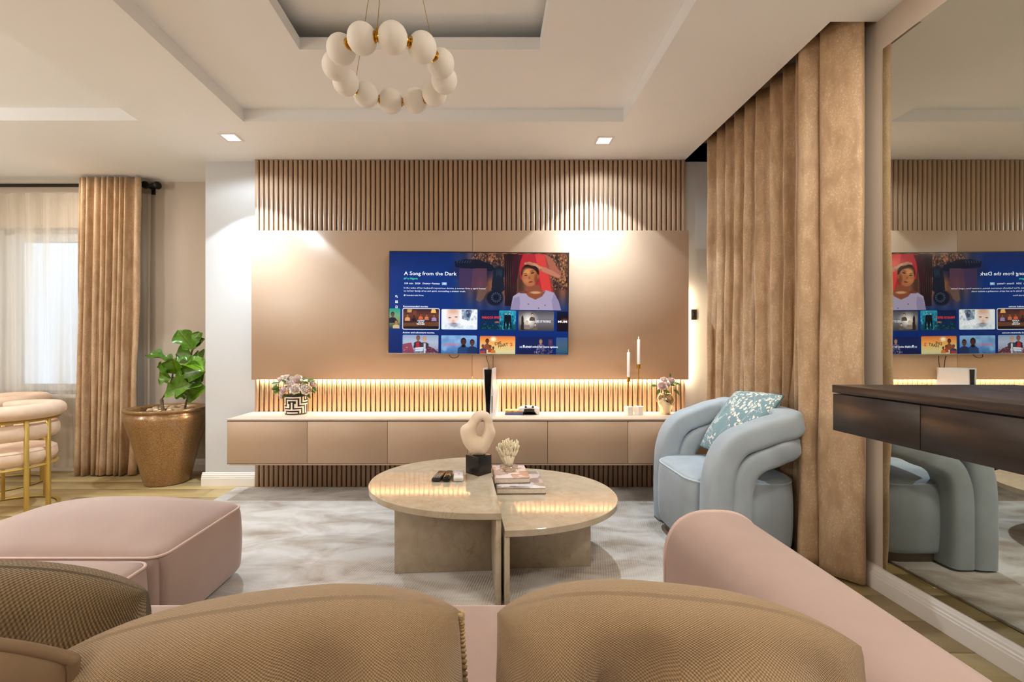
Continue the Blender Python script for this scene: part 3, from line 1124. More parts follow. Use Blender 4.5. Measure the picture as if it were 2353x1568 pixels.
for cx_ in (1515, 1558):
    person(cx_, 855, 16, '#A8C0C8', '#0A1420', clip=t3)
    pol([(cx_ - 20, 900), (cx_ + 20, 900), (cx_ + 30, 1045), (cx_ + 14, 1045), (cx_, 950), (cx_ - 14, 1045), (cx_ - 30, 1045)], '#08121C', 1, t3)
ell(1405, 965, 45, 12, '#F0783A', 0.7, 0.9, clip=t3)
grad(1670, 822, 2112, 1070, ['#5C5048', '#8C8078', '#7A6C60', '#4A423C'], a=0.85)
t4 = (1672, 824, 2110, 1068)
ell(1800, 940, 130, 120, '#FFF8EA', 0.9, 1, clip=t4)
pol([(1700, 1060), (1708, 900), (1712, 870), (1722, 890), (1728, 872), (1732, 900), (1745, 1060)], '#2C2420', 1, t4)
person(1842, 870, 24, '#D0B4A0', '#5A4A42', clip=t4)
person(1778, 965, 26, '#D8C0AE', '#8A7A6C', '#B0A090', clip=t4)
person(1880, 990, 20, '#C8AC98', '#6A5C50', clip=t4)
grad(2148, 826, 2300, 1074, ['#0C1430', '#101020', '#180C14', '#0A0A1C'])
ell(2245, 940, 60, 40, '#D86A28', 0.9, 0.6)
grad(232, 1134, 678, 1400, ['#8FA4C4', '#AEB8CE', '#9A9CB4', '#5A5068'])
t5 = (234, 1136, 676, 1362)
person(425, 1175, 38, '#8A5C48', '#2A2634', '#6A4436', t5)
pol([(400, 1225), (440, 1225), (445, 1290), (395, 1290)], '#C02834', 0.9, t5)
person(505, 1185, 38, '#C8A08C', '#3A3A48', '#B08A78', t5)
pol([(495, 1240), (520, 1240), (515, 1360), (500, 1360)], '#D8D4DC', 0.9, t5)
pol([(236, 1250), (340, 1230), (380, 1362), (236, 1362)], '#8A3448', 0.85, t5)
pol([(540, 1270), (620, 1300), (676, 1345), (676, 1362), (520, 1362)], '#5C2434', 0.9, t5)
speckle(236, 1290, 676, 1362, 50, ['#D85060', '#E8E0E8', '#3A2030', '#7A8AA8'], 4, 14, 0.6, 0.6)
grad(712, 1136, 1156, 1400, ['#8AB4DE', '#6E9ACC', '#4F7CB4', '#2C5088'])
t6 = (714, 1138, 1154, 1362)
speckle(714, 1138, 960, 1362, 26, ['#A8CCEC', '#5A88BC'], 24, 60, 0.35)
person(990, 1215, 52, '#4A2C28', '#24406E', '#120A0C', t6)
ell(990, 1268, 34, 22, '#140C10', 0.4, 0.9, clip=t6)
person(1098, 1225, 44, '#5A3830', '#1C3058', '#140C10', t6)
grad(1192, 1140, 1634, 1400, ['#E0743A', '#F0A050', '#E8C078', '#D8CE98', '#B8B890'])
t7 = (1194, 1142, 1632, 1362)
ell(1360, 1180, 50, 40, '#FFF6D0', 0.7, 1, clip=t7)
person(1285, 1205, 34, '#6A3A28', '#8A4A34', '#180C0A', t7)
person(1232, 1262, 32, '#7A4632', '#3A3A68', '#D8B8A0', t7)
person(1325, 1275, 22, '#8A4A34', '#B8402A', '#2A1410', t7)
person(1360, 1290, 20, '#7A4030', '#C8783A', '#1A0C0A', t7)
pol([(1196, 1330), (1260, 1320), (1262, 1362), (1196, 1362)], '#B83A34', 0.8, t7)
grad(1662, 1146, 2112, 1400, ['#0C1E58', '#182250', '#141C4C', '#101848'], a=0.9)
t8 = (1664, 1148, 2110, 1362)
person(1950, 1200, 34, '#A8806C', '#5A5474', '#5A4438', t8)
speckle(1870, 1270, 2100, 1362, 70, ['#4A4880', '#8A84A8', '#20204A', '#C0A898'], 5, 14, 0.6)
pol([(2045, 1175), (2095, 1175), (2095, 1280), (2045, 1280)], '#5A3A5C', 0.7, t8)
ell(2070, 1205, 12, 22, '#A83A4C', 0.5, 0.7, clip=t8)
grad(2142, 1150, 2300, 1400, ['#3A5A8C', '#4A6478', '#3A6070', '#1C3460'], a=0.9)
ell(1995, 186, 1, 1, '#FFFFFF', 1, 0)

cvl = np.where(cv <= 0.04045, cv / 12.92, ((cv + 0.055) / 1.055) ** 2.4)
V = np.zeros(((CH + 1), (CW + 1), 3), np.float32)
vy, vx = np.mgrid[0:CH + 1, 0:CW + 1]
V[..., 0] = (vx / CW - 0.5) * 1.402
V[..., 2] = (0.5 - vy / CH) * 0.797
idx = (vy * (CW + 1) + vx)
quads = np.stack([idx[:-1, :-1], idx[1:, :-1], idx[1:, 1:], idx[:-1, 1:]], -1).reshape(-1, 4)
me = bpy.data.meshes.new('screen')
me.from_pydata(V.reshape(-1, 3).tolist(), [], quads.tolist())
att = me.color_attributes.new('picture', 'FLOAT_COLOR', 'CORNER')
cc = np.concatenate([cvl.reshape(-1, 3), np.ones((CH * CW, 1), np.float32)], 1)
att.data.foreach_set('color', np.repeat(cc, 4, axis=0).astype(np.float32).ravel())
me.materials.append(M['picture'])
screen = bpy.data.objects.new('screen', me)
screen['label'] = 'lit screen with a blue film menu'
link(screen, tv)


def sp(zx, zy, lay=1):
    return ((zx - 1175) * K, -0.0007 * lay, -(zy - 730) * K)


DG = bpy.context.evaluated_depsgraph_get()


def text(body, zx, zy, size, mat, parent, name='lettering', bold=0.0, shear=0.0, rot=0.0, width=None, lay=2, sx=None):
    """lettering laid flat on the screen; (zx, zy) is the left end of the baseline, size the cap height, both in menu units"""
    c = bpy.data.curves.new('txt', 'FONT')
    c.body = body
    c.size = 1.0
    c.offset = bold
    c.shear = shear
    c.resolution_u = 2
    t = bpy.data.objects.new('txt', c)
    COL.objects.link(t)
    DG.update()
    me = bpy.data.meshes.new_from_object(t.evaluated_get(bpy.context.evaluated_depsgraph_get()))
    bpy.data.objects.remove(t)
    co = np.empty(len(me.vertices) * 3, np.float32)
    me.vertices.foreach_get('co', co)
    co = co.reshape(-1, 3)
    s = size / 0.73 * K
    kx = 1.0
    if width:
        kx = width * K / max(1e-6, (co[:, 0].max() - co[:, 0].min()) * s)
    ca, sa = math.cos(R(rot)), math.sin(R(rot))
    X, Z = co[:, 0] * s * kx, co[:, 1] * s
    X, Z = X * ca - Z * sa, X * sa + Z * ca
    p = sp(zx, zy, lay)
    out = np.stack([X + p[0], np.full_like(X, p[1]), Z + p[2]], 1)
    me.vertices.foreach_set('co', out.ravel())
    me.materials.clear()
    me.materials.append(mat)
    me.update()
    o = bpy.data.objects.new(name, me)
    return link(o, parent)


W_ = M['txt_white']
text('A Song from the Dark', 243, 388, 46, W_, screen, 'film_title', 0.010, width=655)
text('#7 in Nigeria', 240, 442, 23, M['txt_green'], screen, 'chart_line', 0.012, width=174)
text('104 min', 243, 501, 22, W_, screen, 'running_time', 0.004, width=106)
text('2024', 378, 501, 22, W_, screen, 'release_year', 0.004, width=66)
text('Drama \u2022 Fantasy', 473, 501, 22, W_, screen, 'genre_line', 0.006, width=213)
text('In the wake of her husband\'s mysterious demise, a woman hires a spirit hunter', 240, 557, 20, W_, screen, 'synopsis', 0.0, width=1020)
text('to rid her family of an evil spirit, concealing a sinister truth.', 240, 594, 20, W_, screen, 'synopsis', 0.0, width=770)
text('Included with Prime', 276, 648, 17, W_, screen, 'offer_line', 0.006, width=210)
text('Recommended movies', 235, 788, 22, W_, screen, 'row_heading', 0.010, width=306)
text('Action and adventure movies', 233, 1113, 21, W_, screen, 'row_heading', 0.008, width=395)
text('A SONG', 415, 962, 20, W_, screen, 'tile_title', 0.02, width=86)
text('FROM', 425, 982, 15, W_, screen, 'tile_title', 0.02, width=64)
text('THE DARK', 403, 1006, 20, W_, screen, 'tile_title', 0.02, width=104)
text('THE', 955, 968, 22, W_, screen, 'tile_title', 0.03, width=70)
text('WALL', 945, 1004, 34, W_, screen, 'tile_title', 0.03, width=195)
text('PARADOX EFFECT', 1217, 921, 30, M['txt_red'], screen, 'tile_title', 0.02, width=240)
text('LORD OF THE RINGS', 1880, 964, 30, W_, screen, 'tile_title', 0.01, width=192)
text('MUM', 2160, 964, 28, W_, screen, 'tile_title', 0.02, width=112)
text('BROTHERHOOD', 742, 1262, 28, M['txt_rose'], screen, 'tile_title', 0.02, width=188)
text('DIE', 1378, 1252, 34, M['txt_dark'], screen, 'tile_title', 0.02, 0.1, 12, width=85)
text('HART', 1420, 1282, 38, M['txt_dark'], screen, 'tile_title', 0.02, 0.1, 12, width=130)
text('2', 1568, 1262, 40, M['txt_red'], screen, 'tile_title', 0.03, 0.1, 12, width=38)
text('MUMMY', 1686, 1282, 26, M['txt_grey'], screen, 'tile_title', 0.006, width=150)
text('Hold select for more options', 1772, 1276, 25, W_, screen, 'hint_line', 0.012, width=388, lay=3)
text('18+', 728, 500, 18, W_, screen, 'age_mark', 0.02, width=38, lay=3)


def flat(name, polys, mat, lay=1):
    V, Fc = [], []
    for p in polys:
        b = len(V)
        V += [sp(x, y, lay) for x, y in p]
        Fc.append(tuple(range(b, b + len(p))))
    return mk(name, V, Fc, mat, screen, smooth=False)


def ringpoly(cx, cy, r0, r1, n=18):
    return [[(cx + r * math.cos(6.2832 * (i + q) / n), cy + r * math.sin(6.2832 * (i + q) / n)) for r, q in ((r0, 0), (r1, 0), (r1, 1), (r0, 1))] for i in range(n)]


flat('age_badge', [[(714, 474), (774, 474), (774, 510), (714, 510)]], scr('#7FA0D0'), 2)
flat('search_icon', ringpoly(148, 652, 8, 13) + [[(155, 662), (159, 658), (170, 670), (166, 674)]], W_)
flat('grid_icon', [[(137 + a, 707 + b), (150 + a, 707 + b), (150 + a, 720 + b), (137 + a, 720 + b)] for a in (0, 17) for b in (0, 17)], W_)
flat('bookmark_icon', [[(140, 772), (145, 772), (145, 803), (140, 803)], [(160, 772), (165, 772), (165, 803), (160, 803)], [(140, 772), (165, 772), (165, 777), (140, 777)], [(140, 803), (152, 792), (152, 798), (145, 803)], [(165, 803), (152, 792), (152, 798), (160, 803)]], W_)
flat('offer_icon', ringpoly(252, 640, 3, 10), W_)
flat('hint_icon', [[(1728 + 12 * math.cos(a * 0.5236) + 12, 1256 + 9 * math.sin(a * 0.5236)) for a in range(12)], [(1735, 1262), (1746, 1262), (1746, 1274), (1735, 1274)]], W_, 3)
flat('poster_lettering', [[(390, 1290 + i * 26), (496 - i * 8, 1284 + i * 26), (496 - i * 8, 1302 + i * 26), (390, 1308 + i * 26)] for i in range(2)], scr('#C8D4DC'), 2)

# cables under the TV
for nm, lb, pts in (('power_cable', 'thin black cable hanging from the television to the game console', [(1117, 818, 3.61), (1119, 828, 3.61), (1123, 838, 3.60), (1124, 848, 3.60)]),
                    ('video_cable', 'straight black cable dropping from the television behind the game console', [(1133, 818, 3.61), (1133, 832, 3.61), (1133, 850, 3.60)])):
    p = [at(*q) for q in pts]
    tag(tube(nm, smoothpath(p, 6), 0.0025, M['black'], n=6), lb, 'cable')
p = [at(*q) for q in ((1032, 815, 3.61), (1036, 821, 3.60), (1044, 823, 3.60), (1052, 820, 3.60), (1055, 815, 3.61))]
tag(tube('aerial_cable', smoothpath(p, 6), 0.0025, M['black'], n=6), 'short loop of black cable under the left half of the television', 'cable')

# light switch on the strip of wall beside the curtain
t = thing('light_switch', 'small dark switch plate on the wall between panel and curtain', 'switch', (1.685, 3.714, 1.395))
box('plate', (-0.022, 0.022, -0.005, 0.005, -0.042, 0.042), M['black'], t, r=0.002)
box('rocker', (-0.010, 0.010, -0.008, -0.004, -0.02, 0.02), M['black_gloss'], t, r=0.001)

# ================================================================== CEILING LAMPS
first = None
for x, y in ((-1.85, 3.285), (0.854, 3.333), (0.90, -0.62), (-2.95, 1.9)):
    lb = {-1.85: 'square recessed downlight left of the television, glowing white', 0.854: 'square recessed downlight right of the television, glowing white'}.get(x if y > 3 else None)
    if lb is None:
        lb = {(0.90, -0.62): 'square recessed downlight behind the camera near the mirror wall', (-1.85, -0.62): 'square recessed downlight behind the sofa on the left', (-2.95, 1.9): 'square recessed downlight over the dining side of the room'}[(x, y)]
    if first is None:
        first = thing('recessed_downlight', lb, 'ceiling light', (x, y, ZC), group='recessed square downlights in the ceiling')
        boxes('trim_ring', [(-0.062, 0.062, -0.062, -0.046, -0.006, 0.0), (-0.062, 0.062, 0.046, 0.062, -0.006, 0.0), (-0.062, -0.046, -0.046, 0.046, -0.006, 0.0), (0.046, 0.062, -0.046, 0.046, -0.006, 0.0)], M['trim'], first)
        box('lens', (-0.046, 0.046, -0.046, 0.046, -0.003, 0.0), M['lens'], first)
    else:
        copy_thing(first, (x, y, ZC), 0, lb)

# glowing globes added out of view, hung like pendants to fill the room softly
k = N('fill_globe_glow')
k.set(Base_Color=(1, 1, 1), Emission_Color=(1.0, 0.97, 0.93), Emission_Strength=56.0)
M['opal'] = k.m
pg = thing('fill_globe', 'added glowing fill globe out of view on the dining side', 'fill light', (-4.45, 1.55, 1.80))
lathe('globe', [(0.15 * math.sin(math.pi * i / 16), -0.15 * math.cos(math.pi * i / 16)) for i in range(17)], M['opal'], pg, 24, 180)
tube('cord', [(0, 0, 0.15), (0, 0, ZC + 0.085 - 1.80)], 0.003, M['black'], pg, n=6)
lathe('canopy', [(0, ZC + 0.065 - 1.80), (0.05, ZC + 0.065 - 1.80), (0.05, ZC + 0.085 - 1.80)], M['black_metal'], pg, 20)
copy_thing(pg, (-2.75, -2.3, 1.80), 0, 'added glowing fill globe out of view behind the sofa')

ch = thing('chandelier', 'ring chandelier of frosted white globes with brass links', 'chandelier', (-0.358, 1.70, 2.150))
GR, RR = 0.0495, 0.198
gV, gF = lathe_geo([(GR * math.sin(math.pi * i / 14), -GR * math.cos(math.pi * i / 14)) for i in range(15)], 28)
gme = None
lme = None
tilt = lambda a: 0.0
for i in range(12):
    a = R(-90 + 13 + 30 * i)
    pos = (RR * math.cos(a), RR * math.sin(a), 0)
    if gme is None:
        g = mk('globe', gV, gF, M['globe'], ch, angle=180)
        gme = g.data
    else:
        g = link(bpy.data.objects.new('globe', gme), ch)
    g.location = pos
    b = a + R(15)
    if lme is None:
        l = lathe('connector', [(0, -0.016), (0.021, -0.014), (0.020, -0.006), (0.013, -0.002), (0.013, 0.002), (0.020, 0.006), (0.021, 0.014), (0, 0.016)], M['gold'], ch, 16)
        lme = l.data
    else:
        l = link(bpy.data.objects.new('connector', lme), ch)
    l.location = (RR * math.cos(b) * 0.99, RR * math.sin(b) * 0.99, 0)
    l.rotation_euler = (R(90), 0, b)
top = ZC + 0.225 - 2.150
for kx, i in enumerate((11, 3, 7)):
    b = R(-90 + 13 + 30 * i + 15)
    p0 = Vector((RR * math.cos(b), RR * math.sin(b), 0.012))
    tube('suspension_wire', [p0, Vector((0.03 * math.cos(b), 0.03 * math.sin(b), top - 0.02))], 0.0012, M['gold'], ch, n=6)
    lathe('wire_clip', [(0, 0.008), (0.005, 0.01), (0.004, 0.03), (0, 0.031)], M['gold'], ch, 10, loc=(p0.x, p0.y, 0))
lathe('canopy', [(0, top - 0.022), (0.055, top - 0.022), (0.06, top - 0.016), (0.06, top), (0, top)], M['gold'], ch, 28)

# ================================================================== CURTAINS
def curtain(name, label, wfun, zt, zb, nu, nv, mat, parent_thing=True, group=None):
    V, Fc, UV = surf_geo(nu, nv, lambda u, v: wfun(u, zb + (zt - zb) * v, v))
    o = mk(name, V, Fc, mat, smooth=True, angle=180, uvs=UV)
    m = o.modifiers.new('thick', 'SOLIDIFY')
    m.thickness = 0.003
    return tag(o, label, 'curtain', group)


def fold_wave(s, sharp=0.6):
    c = math.sin(s)
    return math.copysign(abs(c) ** sharp, c)


# folds of the right-hand curtain: (position along the rail, depth) drawn as a run of uneven pleats
nf = 9
fp = [0.0]
for i in range(nf):
    fp.append(fp[-1] + rnd.uniform(0.6, 1.5))
fp = [f / fp[-1] for f in fp]
fa = [rnd.uniform(0.75, 1.25) for _ in range(nf)]


def right_curtain(u, z, v):
    # u 0 = leading edge near the mirror, 1 = end by the media wall
    lo = 1 - v
    U0 = 0.24
    if u < U0:
        t = u / U0
        pts = [(1.790, 2.165), (1.748, 2.128), (1.702, 2.180), (1.662 - 0.006 * lo, 2.250), (1.676, 2.288), (1.708, 2.300), (1.662 - 0.02 * lo, 2.312), (1.622 - 0.02 * lo, 2.335), (1.636, 2.385), (1.735, 2.400), (1.765, 2.430), (1.73, 2.465)]
        f = t * (len(pts) - 1)
        a = min(int(f), len(pts) - 2)
        f -= a
        P = [Vector((*pts[max(0, min(len(pts) - 1, a + q))], 0)) for q in (-1, 0, 1, 2)]
        p = 0.5 * ((2 * P[1]) + (P[2] - P[0]) * f + (2 * P[0] - 5 * P[1] + 4 * P[2] - P[3]) * f * f + (3 * P[1] - P[0] - 3 * P[2] + P[3]) * f ** 3)
        wob = 0.012 * math.sin(z * 3.1 + t * 9) * lo + 0.004 * math.sin(z * 11 + t * 14) * lo
        return Vector((min(p.x + wob, 1.806), p.y + 0.4 * wob, z))
    u = (u - U0) / (1 - U0)
    i = 0
    while i < nf - 1 and u > fp[i + 1]:
        i += 1
    t = (u - fp[i]) / (fp[i + 1] - fp[i])
    ph = (i + t) * 2 * math.pi
    amp = (0.034 + 0.012 * lo) * fa[i]
    sway = 0.5 * math.sin(z * 1.9 + i * 1.7) * lo * 0.9 * min(1, u * 8)
    x = 1.730 - 0.028 * u - amp * fold_wave(ph + sway, 0.72) + 0.004 * math.sin(z * 9 + u * 40) * (1 - v * 0.5)
    yy = 2.465 + 1.025 * (u + 0.012 * math.sin(ph + 1.2) * (0.4 + lo) * min(1, u * 8))
    yy += 0.02 * math.sin(z * 2.3 + i) * lo * min(1, u * 8)
    return Vector((min(x, 1.806), yy, z))


curtain('curtain', 'tall gold crushed velvet curtain hanging in front of the mirror wall behind the armchair', right_curtain, 2.74, 0.012, 300, 44, M['curtain'])
t = thing('curtain_rail', 'black curtain rail tucked in the ceiling pocket above the tall gold curtain', 'curtain rail', (1.70, 2.9, 2.77))
tube('rail', [(0, -0.74, 0), (0, 0.76, 0)], 0.013, M['black_metal'], t)
for q_ in [(-0.01, 0.01, -0.5, -0.48, 0.0, 0.17), (-0.01, 0.01, 0.5, 0.52, 0.0, 0.17)]:
    boxes('bracket', [q_], M['black_metal'], t)

# left window: brown curtain, sheer, rod with finial
nf2 = 9


lp_ = [0.0]
for q in (1.9, 0.9, 0.75, 1.1, 0.8, 1.0, 1.3, 0.8, 1.1):
    lp_.append(lp_[-1] + q)
lp_ = [q / lp_[-1] for q in lp_]


def left_curtain(u, z, v):
    lo = 1 - v
    i = 0
    while i < nf2 - 1 and u > lp_[i + 1]:
        i += 1
    t = (u - lp_[i]) / (lp_[i + 1] - lp_[i])
    ph = (i + t) * 2 * math.pi
    amp = (0.026 + 0.020 * lo) * (0.75 + 0.5 * ((i * 37) % 10) / 10)
    yy = 4.012 - amp * fold_wave(ph + 0.7 * math.sin(z * 1.4 + i * 1.3) * lo, 0.75)
    x = -3.05 - (0.55 + 0.03 * lo) * u + 0.012 * math.sin(ph + 1) * lo - 0.055 * lo ** 1.5 * (1 - u)
    x += 0.014 * math.sin(z * 5.2) * lo * max(0, 1 - u * 6)
    return Vector((x, min(yy, 4.058), z))


curtain('curtain', 'gold velvet curtain gathered at the right end of the window rod by the planter', left_curtain, 2.625, 0.012, 170, 24, M['curtain'])


def sheer(u, z, v):
    x = -5.4 + 2.36 * u
    n_ = noise.noise((x * 3.1, z * 0.25, 4.0))
    g = 1 + 1.2 * max(0, v - 0.94) / 0.06
    yy = 4.115 + 0.016 * math.sin(x * 34 + 3.0 * n_ + 1.5 * math.sin(z * 0.9 + x * 2)) + 0.010 * n_ + 0.003 * g * math.sin(x * 160)
    return Vector((x, yy, z))


curtain('sheer_curtain', 'translucent white voile hanging across the window behind the dining chairs', sheer, 2.52, 0.045, 420, 22, M['sheer'])
bpy.data.objects['sheer_curtain'].modifiers.clear()

t = thing('curtain_rod', 'dark bronze curtain rod with round finial above the left window', 'curtain rod', (-4.2, 4.076, 2.58))
tube('rod', [(-1.5, 0, 0), (1.20, 0, 0)], 0.015, M['black_metal'], t, n=14)
lathe('finial', [(0, -0.02), (0.018, -0.02), (0.022, 0.0), (0.030, 0.012), (0.036, 0.03), (0.030, 0.048), (0.016, 0.058), (0, 0.06)], M['black_metal'], t, 20, loc=(1.215, 0, 0), rot=(0, R(90), 0))
bm = bmesh.new()
addbox(bm, 1.135, 1.155, 0.0, 0.09, -0.012, 0.012, 0.003)
addbox(bm, 1.128, 1.162, 0.082, 0.093, -0.055, 0.055, 0.003)
bmo('bracket', bm, M['black_metal'], t)
lathe('bracket_knob', [(0, -0.014), (0.03, -0.014), (0.034, 0), (0.03, 0.014), (0, 0.016)], M['black_metal'], t, 18, loc=(1.145, -0.012, 0.0), rot=(R(90), 0, 0))

# ================================================================== MIRROR + CONSOLE
t = thing('wall_mirror', 'huge frameless mirror covering the right wall above the skirting', 'mirror', (XR, 0.9, 0.11))
box('glass', (-0.007, -0.0005, -1.9, 1.187, 0.0, 2.385), M['mirror'], t, r=0.0)
for q_ in [(-0.012, 0.0, -1.0, -0.96, -0.008, 0.012), (-0.012, 0.0, 0.5, 0.54, -0.008, 0.012)]:
    boxes('clip', [q_], M['silver'], t)

KX, KD, KZ = 1.435, 1.895, 0.958
t = thing('console_table', 'floating dark walnut console with drawers fixed to the mirror', 'console table', (1.62, 1.0, 0.78))
box('tabletop', (KX - 1.62, 1.811 - 1.62, -0.95, KD - 1.0, 0.158, KZ + 0.012 - 0.78), M['walnut'], t, r=0.001, seg=1)
box('body', (KX + 0.018 - 1.62, 1.811 - 1.62, -0.945, KD - 0.004 - 1.0, 0.0, 0.154), M['walnut'], t)
for i in range(5):
    y1 = KD - 0.003 - 0.383 * i
    box('drawer', (KX + 0.001 - 1.62, KX + 0.018 - 1.62, y1 - 0.3805 - 1.0, y1 - 1.0, 0.002, 0.153), M['walnut'], t, r=0.001, seg=1)

# ================================================================== RUG
tag(box('area_rug', (-2.0, 1.525, 0.75, 3.63, 0.0005, 0.014), M['rug'], r=0.004, seg=2), 'large silver and beige carved pile rug under the coffee tables', 'rug')
RZ = 0.0145

# ================================================================== SOFA
sofa = thing('sofa', 'blush velvet corner sofa in the foreground with a rounded armrest on the right', 'sofa', (-0.4, 0.8, RZ))
sx0, sy0 = -0.4, 0.8


def sofa_block(name, x0, x1, y0, y1, z0, z1, crown, r=0.035, bulge=0.012, par=sofa, pip=True, o=(sx0, sy0)):
    hx, hy, hz = (x1 - x0) / 2, (y1 - y0) / 2, (z1 - z0) / 2
    loc = ((x0 + x1) / 2 - o[0], (y0 + y1) / 2 - o[1], (z0 + z1) / 2 - RZ)
    b = upholstered(name, (hx, hy, hz), r, crown, bulge, M['velvet_pink'], par, loc=loc, plan=r * 1.6)
    if pip:
        tube('piping', rrect(hx - 0.004, hy - 0.004, r * 1.4, hz - r * 0.42), 0.0055, M['piping'], b, n=8, closed=True)
    return b


sofa_block('seat', -1.20, 0.56, 0.42, 1.365, 0.03, 0.362, 0.02)
sofa_block('chaise_seat', -2.14, -1.205, 0.42, 1.645, 0.03, 0.362, 0.035)
sofa_block('backrest', -2.14, 0.78, 0.22, 0.415, 0.03, 0.62, 0.02, pip=False)
# armrest: long roll with a domed section and a softly rounded front
AX0, AX1, AZ = 0.525, 0.815, 0.640


def arm_surf(u, v):
    # u round the section, v along the arm (front to back)
    yy = 1.385 - 1.20 * v
    k = 1.0
    if v < 0.035:
        q = v / 0.035
        k = 0.90 + 0.10 * math.sqrt(max(0, 1 - (1 - q) ** 2))
    a = 2 * math.pi * u
    c, s = math.cos(a), math.sin(a)
    ex = 2.0 if s > 0 else 6.0
    cx = math.copysign(abs(c) ** (2 / (2.7 if s > 0 else 9)), c)
    cz = math.copysign(abs(s) ** (2 / (2.5 if s > 0 else 9)), s)
    hw_ = (AX1 - AX0) / 2
    zc = 0.48
    zz = zc + cz * ((AZ - zc) if s > 0 else (zc - 0.035))
    xx = (AX0 + AX1) / 2 + cx * hw_ * (1.0 if s > 0 else 0.985)
    xx = (AX0 + AX1) / 2 + (xx - (AX0 + AX1) / 2) * k
    zz = 0.3 + (zz - 0.3) * k
    return Vector((xx - sx0, yy - sy0, zz - RZ))


V, Fc, UV = surf_geo(64, 60, arm_surf, wrap_u=True)
Fc.append(tuple(range(64)))
Fc.append(tuple(60 * 64 + j for j in reversed(range(64))))
arm = mk('armrest', V, [tuple(reversed(f)) for f in Fc], M['velvet_arm'], sofa, angle=60)
tube('piping', [arm_surf(i / 64, 0.033) for i in range(64)], 0.005, M['piping'], arm, n=6, closed=True)
for q_ in [(x - sx0 - 0.04, x - sx0 + 0.04, y - sy0 - 0.04, y - sy0 + 0.04, 0.0, 0.03) for x in (-2.05, -1.25, 0.5) for y in (0.5, 1.25)]:
    boxes('foot', [q_], M['black'], sofa)

ott = thing('ottoman', 'large square blush velvet ottoman beside the rug near the dining chairs', 'ottoman', (-1.67, 1.965, RZ))
b = sofa_block('cushion', -2.135, -1.205, 1.678, 2.262, 0.03, 0.362, 0.085, 0.04, 0.015, ott, True, (-1.67, 1.965))
for q_ in [(sx * 0.38 - 0.035, sx * 0.38 + 0.035, sy * 0.22 - 0.035, sy * 0.22 + 0.035, 0.0, 0.03) for sx in (-1, 1) for sy in (-1, 1)]:
    boxes('foot', [q_], M['black'], ott)


def pillow(name, label, w, h, t, mat, loc, rot, seed, pip_mat=None, pip_r=0.006, rope=False, **kw):
    root = thing(name, label, 'pillow', loc, rot)
    V, Fc, UV, seam = pillow_geo(w, h, t, seed=seed, **kw)
    mk('cover', V, Fc, mat, root, angle=180, uvs=UV)
    if pip_mat is not None:
        if rope:
            for a0 in (44, 132):
                P = [Vector(p) for p in (seam + seam)[a0 + 3:a0 + 42]]
                gs = []
                for st in range(2):
                    pts = []
                    for i in range((len(P) - 1) * 4):
                        f = i / 4
                        a, b2 = P[int(f)], P[int(f) + 1]
                        p = a.lerp(b2, f % 1)
                        sd = (b2 - a).normalized().cross(Vector((0, 1, 0))).normalized()
                        ph = i * 0.9 + st * math.pi
                        pts.append(p + sd * (math.cos(ph) * pip_r * 0.55) + Vector((0, 1, 0)) * (math.sin(ph) * pip_r * 0.55))
                    gs.append(tube_geo(pts, pip_r * 0.62, 5))
                V2, F2 = merge(*gs)
                mk('rope_trim', V2, F2, pip_mat, root, angle=180)
        else:
            tube('piping', seam, pip_r, pip_mat, root, n=8, closed=True)
    return root


pillow('throw_pillow', 'taupe waffle weave pillow in the middle of the sofa with straw rope edges', 0.545, 0.43, 0.25, M['waffle'], (-0.286, 0.612, 0.592), (R(10), R(-5), R(5)), 3, M['cord'], 0.006, 'sides', droop=0.12, wr=0.046)
pillow('throw_pillow', 'taupe waffle weave pillow with gathered cover nearest the sofa armrest', 0.478, 0.43, 0.25, M['waffle'], (0.236, 0.618, 0.600), (R(10), R(3), R(-4)), 8, None, 0.004, False, droop=0.12, wr=0.060)
pillow('throw_pillow', 'brown chunky ribbed knit pillow on the left of the sofa', 0.62, 0.36, 0.20, M['knit'], (-0.93, 0.82, 0.570), (R(8), R(4), R(6)), 12, None, droop=0.14, wr=0.02)
pillow('throw_pillow', 'plain dark brown satin pillow with corded edge at the bottom left of the sofa', 0.52, 0.42, 0.15, M['satin'], (-0.74, 0.508, 0.610), (R(6), R(3), R(8)), 17, M['satin'], 0.007, False, droop=0.10, wr=0.012)

# ================================================================== COFFEE TABLES
ROT = R(3.6)


